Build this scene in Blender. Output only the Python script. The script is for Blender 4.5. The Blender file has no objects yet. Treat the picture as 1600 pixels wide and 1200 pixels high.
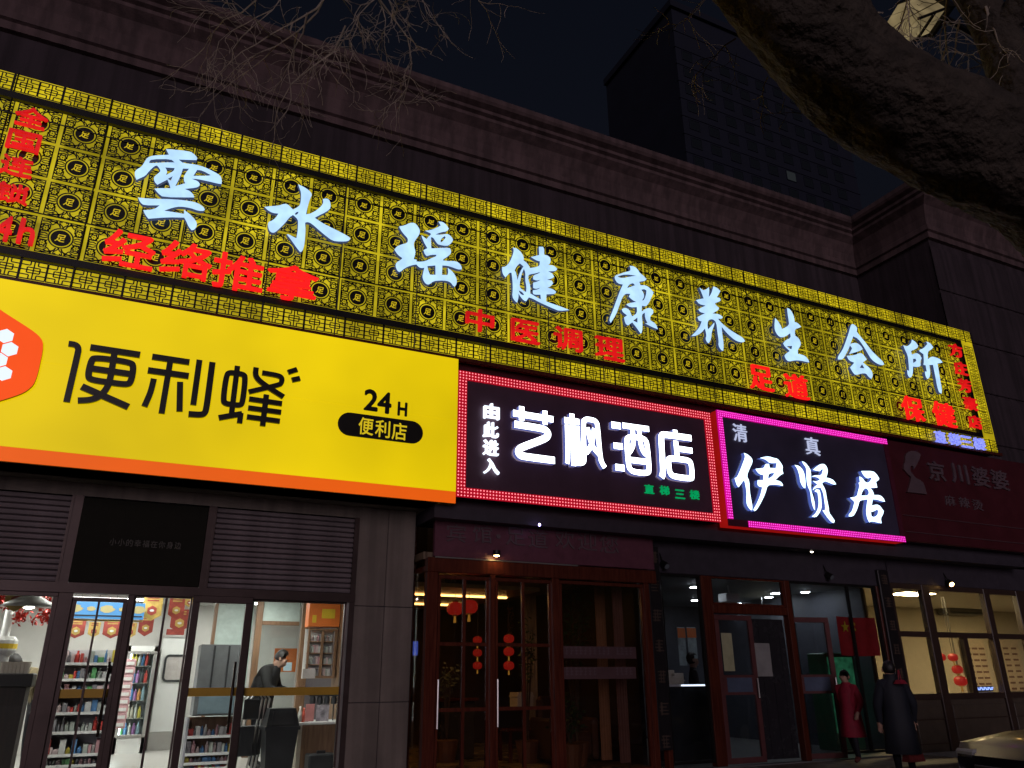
import bpy, bmesh, math, random
from math import radians, sin, cos, pi
from mathutils import Vector, Matrix
from mathutils.geometry import tessellate_polygon
random.seed(11)
scene = bpy.context.scene
COL = scene.collection

# ------------------------------------------------------------------ camera
CAM_R = Matrix(((0.9000, -0.1507, -0.4089), (-0.4358, -0.3247, -0.8395), (-0.0063, 0.9337, -0.3579)))
cx = Vector((CAM_R[0][0], CAM_R[1][0], CAM_R[2][0])).normalized()
cy = Vector((CAM_R[0][1], CAM_R[1][1], CAM_R[2][1])); cy = (cy - cx * cx.dot(cy)).normalized()
cz = cx.cross(cy)
EYE = Vector((0.0, -10.0, 1.5))
cd = bpy.data.cameras.new('camera')
cam = bpy.data.objects.new('camera', cd); COL.objects.link(cam)
m = Matrix.Identity(4)
for i in range(3):
    m[i][0], m[i][1], m[i][2], m[i][3] = cx[i], cy[i], cz[i], EYE[i]
cam.matrix_world = m
cd.sensor_fit = 'HORIZONTAL'; cd.sensor_width = 36.0; cd.lens = 36.0 * 1203 / 1600
cd.clip_start = 0.05; cd.clip_end = 2000
scene.camera = cam

# ------------------------------------------------------------------ night sky, faint skyglow "sun", exposure
world = bpy.data.worlds.new('World'); scene.world = world; world.use_nodes = True
wn = world.node_tree.nodes; wl = world.node_tree.links
bg = wn['Background']
sky = wn.new('ShaderNodeTexSky'); sky.sky_type = 'NISHITA'; sky.sun_disc = False
sky.sun_elevation = radians(-3.0); sky.sun_rotation = radians(200); sky.air_density = 1.4; sky.dust_density = 1.0
tint = wn.new('ShaderNodeMixRGB'); tint.blend_type = 'MULTIPLY'; tint.inputs[0].default_value = 1.0
tint.inputs[2].default_value = (0.62, 0.72, 1.0, 1)
wl.new(sky.outputs[0], tint.inputs[1]); wl.new(tint.outputs[0], bg.inputs[0])
bg.inputs[1].default_value = 0.15
sd = bpy.data.lights.new('sun', 'SUN'); sd.energy = 0.50; sd.angle = radians(25); sd.color = (1.0, 0.82, 0.92)
sun = bpy.data.objects.new('sun', sd); COL.objects.link(sun)
sun.rotation_euler = (radians(80), 0, radians(-22))
vs = scene.view_settings
vs.view_transform = 'Standard'; vs.look = 'None'; vs.exposure = 0.0; vs.gamma = 1.0; vs.use_curve_mapping = False
cy_ = scene.cycles
cy_.use_denoising = True; cy_.use_adaptive_sampling = True; cy_.adaptive_threshold = 0.02; cy_.max_bounces = 6; cy_.diffuse_bounces = 2; cy_.glossy_bounces = 2
cy_.transparent_max_bounces = 12; cy_.transmission_bounces = 6; cy_.sample_clamp_indirect = 3.0
cy_.caustics_reflective = False; cy_.caustics_refractive = False
try: cy_.use_light_tree = True
except Exception: pass

def ray(px, py):
    return cx * (px - 800) - cy * (py - 600) - cz * 1203
def at(px, py, Y):                       # point of the plane y = Y
    d = ray(px, py); return EYE + d * ((Y - EYE.y) / d.y)
def atd(px, py, dist):                   # point at a distance
    return EYE + ray(px, py).normalized() * dist

# ------------------------------------------------------------------ materials
MATS = {}
def mat(name, col, rough=0.6, metal=0.0, var=0.15, scale=6.0, bump=0.0, spec=0.5, bscale=None, coat=0.0, bdist=0.02, streak=0.0):
    if name in MATS: return MATS[name]
    m = bpy.data.materials.new(name); m.use_nodes = True
    n = m.node_tree.nodes; l = m.node_tree.links; b = n['Principled BSDF']
    b.inputs['Roughness'].default_value = rough; b.inputs['Metallic'].default_value = metal
    b.inputs['Specular IOR Level'].default_value = spec
    if coat: b.inputs['Coat Weight'].default_value = coat
    tc = n.new('ShaderNodeTexCoord')
    nz = n.new('ShaderNodeTexNoise'); nz.inputs['Scale'].default_value = scale; nz.inputs['Detail'].default_value = 6
    nz.inputs['Roughness'].default_value = 0.65
    l.new(tc.outputs['Object'], nz.inputs['Vector'])
    r = n.new('ShaderNodeValToRGB')
    r.color_ramp.elements[0].position = 0.3; r.color_ramp.elements[1].position = 0.72
    r.color_ramp.elements[0].color = tuple(max(0, c * (1 - var)) for c in col) + (1,)
    r.color_ramp.elements[1].color = tuple(min(1, c * (1 + var)) for c in col) + (1,)
    l.new(nz.outputs['Fac'], r.inputs[0]); l.new(r.outputs[0], b.inputs['Base Color'])
    if streak:                # rain streaks and grime running down the wall
        mp = n.new('ShaderNodeMapping'); mp.inputs['Scale'].default_value = (5.5, 5.5, .28); ns = n.new('ShaderNodeTexNoise'); ns.inputs['Scale'].default_value = 1.0; ns.inputs['Detail'].default_value = 8
        l.new(tc.outputs['Object'], mp.inputs[0]); l.new(mp.outputs[0], ns.inputs['Vector'])
        sr_ = n.new('ShaderNodeMapRange'); sr_.inputs[1].default_value = .38; sr_.inputs[2].default_value = .62; sr_.inputs[3].default_value = 1 - streak; sr_.inputs[4].default_value = 1.08
        mx = n.new('ShaderNodeMixRGB'); mx.blend_type = 'MULTIPLY'; mx.inputs[0].default_value = 1
        l.new(ns.outputs['Fac'], sr_.inputs[0]); l.new(r.outputs[0], mx.inputs[1]); l.new(sr_.outputs[0], mx.inputs[2]); l.new(mx.outputs[0], b.inputs['Base Color'])
    rr = n.new('ShaderNodeMapRange'); rr.inputs[3].default_value = max(0.03, rough - 0.08); rr.inputs[4].default_value = min(1, rough + 0.1)
    l.new(nz.outputs['Fac'], rr.inputs[0]); l.new(rr.outputs[0], b.inputs['Roughness'])
    if bump:
        nb = n.new('ShaderNodeTexNoise'); nb.inputs['Scale'].default_value = bscale or scale * 6; nb.inputs['Detail'].default_value = 5
        l.new(tc.outputs['Object'], nb.inputs['Vector'])
        bp = n.new('ShaderNodeBump'); bp.inputs['Strength'].default_value = bump; bp.inputs['Distance'].default_value = bdist
        l.new(nb.outputs['Fac'], bp.inputs['Height']); l.new(bp.outputs[0], b.inputs['Normal'])
    MATS[name] = m; return m
def emis(name, col, strength, var=0.0, scale=3.0, sample=True, cell=0.0):
    if name in MATS: return MATS[name]
    m = bpy.data.materials.new(name); m.use_nodes = True
    n = m.node_tree.nodes; l = m.node_tree.links; b = n['Principled BSDF']
    b.inputs['Base Color'].default_value = tuple(min(.8, c * .18) for c in col) + (1,)
    b.inputs['Roughness'].default_value = 0.5
    b.inputs['Emission Color'].default_value = tuple(col) + (1,)
    b.inputs['Emission Strength'].default_value = strength
    if var:
        tc = n.new('ShaderNodeTexCoord')
        nz = n.new('ShaderNodeTexNoise'); nz.inputs['Scale'].default_value = scale; nz.inputs['Detail'].default_value = 3
        l.new(tc.outputs['Object'], nz.inputs['Vector'])
        rr = n.new('ShaderNodeMapRange'); rr.inputs[1].default_value = .3; rr.inputs[2].default_value = .7
        rr.inputs[3].default_value = strength * (1 - var); rr.inputs[4].default_value = strength * (1 + var)
        l.new(nz.outputs['Fac'], rr.inputs[0]); l.new(rr.outputs[0], b.inputs['Emission Strength'])
        if cell:              # LED modules behind the panel that have aged unevenly
            mp = n.new('ShaderNodeMapping'); mp.inputs['Scale'].default_value = (1.84, .01, 1.89); vo = n.new('ShaderNodeTexWhiteNoise'); vo.noise_dimensions = '3D'
            fl_ = n.new('ShaderNodeVectorMath'); fl_.operation = 'FLOOR'; mr = n.new('ShaderNodeMapRange'); mr.inputs[3].default_value = 1 - cell; mr.inputs[4].default_value = 1 + cell*.5
            mu = n.new('ShaderNodeMath'); mu.operation = 'MULTIPLY'
            l.new(tc.outputs['Object'], mp.inputs[0]); l.new(mp.outputs[0], fl_.inputs[0]); l.new(fl_.outputs[0], vo.inputs['Vector']); l.new(vo.outputs['Value'], mr.inputs[0])
            l.new(rr.outputs[0], mu.inputs[0]); l.new(mr.outputs[0], mu.inputs[1]); l.new(mu.outputs[0], b.inputs['Emission Strength'])
    if not sample:
        try: m.cycles.emission_sampling = 'NONE'
        except Exception: pass
    MATS[name] = m; return m
def glass(name, tintc=(.93, .96, .95), refl=0.5):
    if name in MATS: return MATS[name]
    m = bpy.data.materials.new(name); m.use_nodes = True
    n = m.node_tree.nodes; l = m.node_tree.links
    for x in list(n):
        if x.type != 'OUTPUT_MATERIAL': n.remove(x)
    o = [x for x in n if x.type == 'OUTPUT_MATERIAL'][0]
    t = n.new('ShaderNodeBsdfTransparent'); t.inputs[0].default_value = tintc + (1,)
    g = n.new('ShaderNodeBsdfGlossy'); g.inputs['Roughness'].default_value = 0.02; g.inputs[0].default_value = (1, 1, 1, 1)
    f = n.new('ShaderNodeFresnel'); ge = n.new('ShaderNodeNewGeometry'); ir = n.new('ShaderNodeMapRange'); ir.inputs[3].default_value = 1.5; ir.inputs[4].default_value = 1/1.5; l.new(ge.outputs['Backfacing'], ir.inputs[0]); l.new(ir.outputs[0], f.inputs[0])
    k = n.new('ShaderNodeMath'); k.operation = 'MULTIPLY'; k.inputs[1].default_value = 1.3 * refl
    mx = n.new('ShaderNodeMixShader')
    l.new(f.outputs[0], k.inputs[0]); l.new(k.outputs[0], mx.inputs[0]); l.new(t.outputs[0], mx.inputs[1]); l.new(g.outputs[0], mx.inputs[2])
    l.new(mx.outputs[0], o.inputs[0])
    MATS[name] = m; return m
def wood(name, c1, c2, rough=0.35, sc=(1, 1, 6)):
    if name in MATS: return MATS[name]
    m = bpy.data.materials.new(name); m.use_nodes = True
    n = m.node_tree.nodes; l = m.node_tree.links; b = n['Principled BSDF']
    tc = n.new('ShaderNodeTexCoord'); mp = n.new('ShaderNodeMapping'); mp.inputs['Scale'].default_value = (14, 14, 1.2)
    nz = n.new('ShaderNodeTexNoise'); nz.inputs['Scale'].default_value = 2.0; nz.inputs['Detail'].default_value = 7
    l.new(tc.outputs['Object'], mp.inputs[0]); l.new(mp.outputs[0], nz.inputs['Vector'])
    r = n.new('ShaderNodeValToRGB'); r.color_ramp.elements[0].position = .35; r.color_ramp.elements[1].position = .7
    r.color_ramp.elements[0].color = c1 + (1,); r.color_ramp.elements[1].color = c2 + (1,)
    l.new(nz.outputs['Fac'], r.inputs[0]); l.new(r.outputs[0], b.inputs['Base Color']); b.inputs['Roughness'].default_value = rough
    MATS[name] = m; return m

# ------------------------------------------------------------------ mesh building
class MB:
    def __init__(s): s.v = []; s.f = []; s.mi = []; s.cur = 0
    def add(s, vs, fs):
        o = len(s.v); s.v += [tuple(p) for p in vs]
        for f in fs: s.f.append(tuple(i + o for i in f)); s.mi.append(s.cur)
        return s
    def box(s, x0, x1, y0, y1, z0, z1, bev=0.0):
        if bev:
            b = min(bev, abs(x1-x0)*.45, abs(y1-y0)*.45, abs(z1-z0)*.45)
            bm = bmesh.new(); bmesh.ops.create_cube(bm, size=1)
            for q in bm.verts: q.co = Vector(((x0+x1)/2 + q.co.x*(x1-x0), (y0+y1)/2 + q.co.y*(y1-y0), (z0+z1)/2 + q.co.z*(z1-z0)))
            bmesh.ops.bevel(bm, geom=bm.edges[:], offset=b, segments=1, affect='EDGES')
            bm.verts.index_update()
            s.add([q.co[:] for q in bm.verts], [[q.index for q in f.verts] for f in bm.faces]); bm.free(); return s
        vs = [(x0,y0,z0),(x1,y0,z0),(x1,y1,z0),(x0,y1,z0),(x0,y0,z1),(x1,y0,z1),(x1,y1,z1),(x0,y1,z1)]
        return s.add(vs, [(0,3,2,1),(4,5,6,7),(0,1,5,4),(1,2,6,5),(2,3,7,6),(3,0,4,7)])
    def tube(s, pts, rad, n=6, cap=True):
        pts = [Vector(p) for p in pts]
        if not hasattr(rad, '__len__'): rad = [rad] * len(pts)
        rings = []; up = None
        for i, p in enumerate(pts):
            t = (pts[min(i+1, len(pts)-1)] - pts[max(i-1, 0)]).normalized()
            if up is None:
                up = Vector((0,0,1)) if abs(t.z) < .9 else Vector((1,0,0))
            a = (up - t * up.dot(t)); a = a.normalized() if a.length > 1e-6 else t.orthogonal().normalized(); up = a
            b = t.cross(a)
            rings.append([p + (a*cos(2*pi*k/n) + b*sin(2*pi*k/n)) * rad[i] for k in range(n)])
        vs = [v for r in rings for v in r]; fs = []
        for i in range(len(pts)-1):
            for k in range(n):
                fs.append((i*n+k, i*n+(k+1)%n, (i+1)*n+(k+1)%n, (i+1)*n+k))
        if cap: fs += [tuple(range(n))[::-1], tuple(range((len(pts)-1)*n, len(pts)*n))]
        return s.add(vs, fs)
    def lathe(s, c, prof, n=16, sx=1.0, sy=1.0):       # prof: (r, z) from bottom to top
        vs = []; fs = []
        for r, z in prof:
            for k in range(n): vs.append((c[0]+r*sx*cos(2*pi*k/n), c[1]+r*sy*sin(2*pi*k/n), c[2]+z))
        for i in range(len(prof)-1):
            for k in range(n): fs.append((i*n+k, i*n+(k+1)%n, (i+1)*n+(k+1)%n, (i+1)*n+k))
        fs += [tuple(range(n))[::-1], tuple(range((len(prof)-1)*n, len(prof)*n))]
        return s.add(vs, fs)
    def poly(s, pts, Y0, Y1=None):                      # loops of (x,z): flat plate facing -y, front at Y0, back Y1
        loops = [[Vector((x, z, 0)) for x, z in lp] for lp in pts]
        tri = tessellate_polygon(loops); flat = [p for lp in loops for p in lp]
        o = []
        for t in tri:
            a, b, c = (flat[i] for i in t)
            if (b-a).cross(c-a).z < 0: t = (t[0], t[2], t[1])
            o.append(t)
        s.add([(p.x, Y0, p.y) for p in flat], o)
        return s
    def plate(s, loops, Y0, Y1, side=None):             # extruded plate
        keep = s.cur; s.poly(loops, Y0)
        if side is not None: s.cur = side
        for lp in loops:
            n = len(lp); vs = [(x, Y0, z) for x, z in lp] + [(x, Y1, z) for x, z in lp]
            s.add(vs, [(i, i+n, (i+1) % n + n, (i+1) % n) for i in range(n)])
        s.cur = keep; return s
    def build(s, name, mats, parent=None, smooth=False):
        me = bpy.data.meshes.new(name); me.from_pydata(s.v, [], s.f); me.update()
        if not isinstance(mats, (list, tuple)): mats = [mats]
        for m_ in mats: me.materials.append(m_)
        if len(mats) > 1: me.polygons.foreach_set('material_index', s.mi)
        if smooth: me.polygons.foreach_set('use_smooth', [True] * len(s.f))
        return link(name, me, parent)
def link(name, me, parent=None, loc=None):
    o = bpy.data.objects.new(name, me); COL.objects.link(o)
    if parent is not None:
        o.parent = parent; o.location = -Vector(parent_origin(parent))
        if loc is not None: o.location = Vector(loc) - Vector(parent_origin(parent))
    elif loc is not None: o.location = loc
    return o
ORG = {}
def parent_origin(p):
    v = Vector(ORG.get(p.name, (0, 0, 0)))
    return v
def thing(name, label, cat, loc=(0, 0, 0), group=None, kind=None):
    o = bpy.data.objects.new(name, None); COL.objects.link(o); o.location = loc; o.empty_display_size = .2
    ORG[o.name] = tuple(loc)
    o['label'] = label; o['category'] = cat
    if group: o['group'] = group
    if kind: o['kind'] = kind
    return o
def tag(o, label, cat, group=None, kind=None):
    o['label'] = label; o['category'] = cat
    if group: o['group'] = group
    if kind: o['kind'] = kind
    return o
def part(name, mb, mats, parent, label=None, smooth=False, kind=None):
    # meshes are given in world coordinates; parents sit at ORG, sub-parts under parts sit at the part's origin (0 offset)
    o = mb.build(name, mats, None, smooth)
    o.parent = parent
    if parent.type == 'EMPTY': o.location = -Vector(ORG[parent.name])
    if label: o['label'] = label
    if kind: o['kind'] = kind
    return o
def struct(name, mb, mats):
    o = mb.build(name, mats); o['kind'] = 'structure'; return o

# ------------------------------------------------------------------ lettering
GLY = {}
def glyph_mesh(ch, bold=0.0, depth=0.02, mats=None, key=''):
    k = (ch, bold, depth, key)
    if k in GLY: return GLY[k]
    c = bpy.data.curves.new('text', 'FONT'); c.body = ch; c.size = 1; c.offset = 0; c.resolution_u = 3
    o = bpy.data.objects.new('text', c); COL.objects.link(o)
    bpy.context.view_layer.update()
    me = bpy.data.meshes.new_from_object(o.evaluated_get(bpy.context.evaluated_depsgraph_get()))
    bpy.data.objects.remove(o)
    if bold > .003:      # thicken the strokes: the same face moved a little four ways, each a hair deeper than the last
        bm = bmesh.new()
        for q, (dx, dy) in enumerate(((0, 0), (1, 0), (-1, 0), (0, 1), (0, -1), (.7, .7), (-.7, -.7), (.7, -.7), (-.7, .7))):
            st = len(bm.verts); bm.from_mesh(me); bm.verts.ensure_lookup_table()
            for v in bm.verts[st:]: v.co += Vector((bold*dx, bold*dy, -.012*q))
        bm.to_mesh(me); bm.free()
    xs = [v.co.x for v in me.vertices]; ys = [v.co.y for v in me.vertices]
    x0, x1, y0, y1 = min(xs), max(xs), min(ys), max(ys)
    bm = bmesh.new(); bm.from_mesh(me)
    bmesh.ops.remove_doubles(bm, verts=bm.verts[:], dist=1e-5)
    for f in bm.faces:
        f.normal_update()
        if f.normal.z < 0: f.normal_flip()
    # into x,z with front facing -y, extruded backwards
    r = bmesh.ops.extrude_face_region(bm, geom=bm.faces[:])
    for v in [e for e in r['geom'] if isinstance(e, bmesh.types.BMVert)]: v.co.z += 1.0
    for v in bm.verts:
        x, y, z = v.co
        v.co = Vector(((x-(x0+x1)/2)/(x1-x0), -z if z > .5 else 0, (y-(y0+y1)/2)/(y1-y0)))
    bmesh.ops.recalc_face_normals(bm, faces=bm.faces[:])
    for f in bm.faces: f.material_index = 0 if f.normal.y < -.7 else 1
    bm.to_mesh(me); bm.free()
    me.materials.clear()
    for q in mats: me.materials.append(q)
    GLY[k] = me; return me
def letter(ch, x, z, w, h, Yb, depth, mats, parent, bold=0.02, shear=0.0, name='letter', key=''):
    """a raised character: back at Yb, front depth nearer the street"""
    me = glyph_mesh(ch, bold, 1, mats, key)
    o = bpy.data.objects.new(name, me); COL.objects.link(o); o.parent = parent
    org = Vector(ORG.get(parent.name, (0, 0, 0))) if parent.type == 'EMPTY' else Vector((0, 0, 0))
    M = Matrix(((w, 0, shear * h, 0), (0, depth, 0, 0), (0, 0, h, 0), (0, 0, 0, 1)))
    me2 = me.copy(); me2.transform(M); o.data = me2
    o.location = Vector((x, Yb, z)) - org
    return o
def smooth_loop(pts, cut=0.25, ang=62):
    n = len(pts); out = []
    for i in range(n):
        a, b, c = (Vector(pts[(i+k) % n]) for k in (-1, 0, 1))
        u, v = (b-a), (c-b)
        if u.length < 1e-6 or v.length < 1e-6: continue
        if math.degrees(u.angle(v)) > ang: out.append(tuple(b))
        else: out += [tuple(b - u*cut), tuple(b + v*cut)]
    return out
def pairs(f): return [(f[i], f[i+1]) for i in range(0, len(f), 2)]
def outline_letter(key, Y0, Y1, mats, parent, name='letter'):
    mb = MB()
    for blob in OUTLINES[key]:
        mb.plate([smooth_loop(pairs(l)) for l in blob], Y0, Y1, side=1)
    return part(name, mb, mats, parent)
def ribbon(path, w, closed=False):
    P_ = [Vector(p) for p in path]; n = len(P_); l = []; r = []
    for i in range(n):
        if closed: a, c = P_[(i-1) % n], P_[(i+1) % n]
        else: a, c = P_[max(i-1, 0)], P_[min(i+1, n-1)]
        b = P_[i]
        u = (b-a).normalized() if (b-a).length > 1e-9 else (c-b).normalized()
        v = (c-b).normalized() if (c-b).length > 1e-9 else u
        t = (u+v).normalized() if (u+v).length > 1e-6 else u
        nrm = Vector((-t.y, t.x)); k = max(.55, abs(nrm.dot(Vector((-u.y, u.x)))))
        l.append(tuple(b + nrm*w/2/k)); r.append(tuple(b - nrm*w/2/k))
    return l, r
def round_path(pts, it=2):
    for _ in range(it):
        o = [pts[0]]
        for i in range(1, len(pts)-1):
            a, b, c = (Vector(pts[i+k]) for k in (-1, 0, 1))
            o += [tuple(b + (a-b)*.25), tuple(b + (c-b)*.25)]
        o.append(pts[-1]); pts = o
    return pts
def ribbon_plate(mb, path, w, Y0, Y1, side=None, closed=False):
    l, r = ribbon(path, w, closed); n = len(l); keep = mb.cur
    vs = [(x, Y0, z) for x, z in l] + [(x, Y0, z) for x, z in r]
    rng = range(n if closed else n-1)
    mb.add(vs, [(i, (i+1) % n, (i+1) % n + n, i+n) for i in rng])
    if Y1 is not None:
        if side is not None: mb.cur = side
        for lp in (l, r):
            vs = [(x, Y0, z) for x, z in lp] + [(x, Y1, z) for x, z in lp]
            mb.add(vs, [(i, (i+1) % n, (i+1) % n + n, i+n) for i in rng])
        if not closed:
            for i in (0, n-1):
                mb.add([(l[i][0], Y0, l[i][1]), (r[i][0], Y0, r[i][1]), (r[i][0], Y1, r[i][1]), (l[i][0], Y1, l[i][1])], [(0, 1, 2, 3)])
        mb.cur = keep
def stroke_letter(key, Y0, Y1, mats, parent, name='letter', it=2):
    mb = MB()
    for i, (w, f) in enumerate(STROKES[key]):
        ribbon_plate(mb, round_path(pairs(f), it if len(f) > 4 else 0), w, Y0 - i*.0006, Y1, side=1)
    return part(name, mb, mats, parent)
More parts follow.
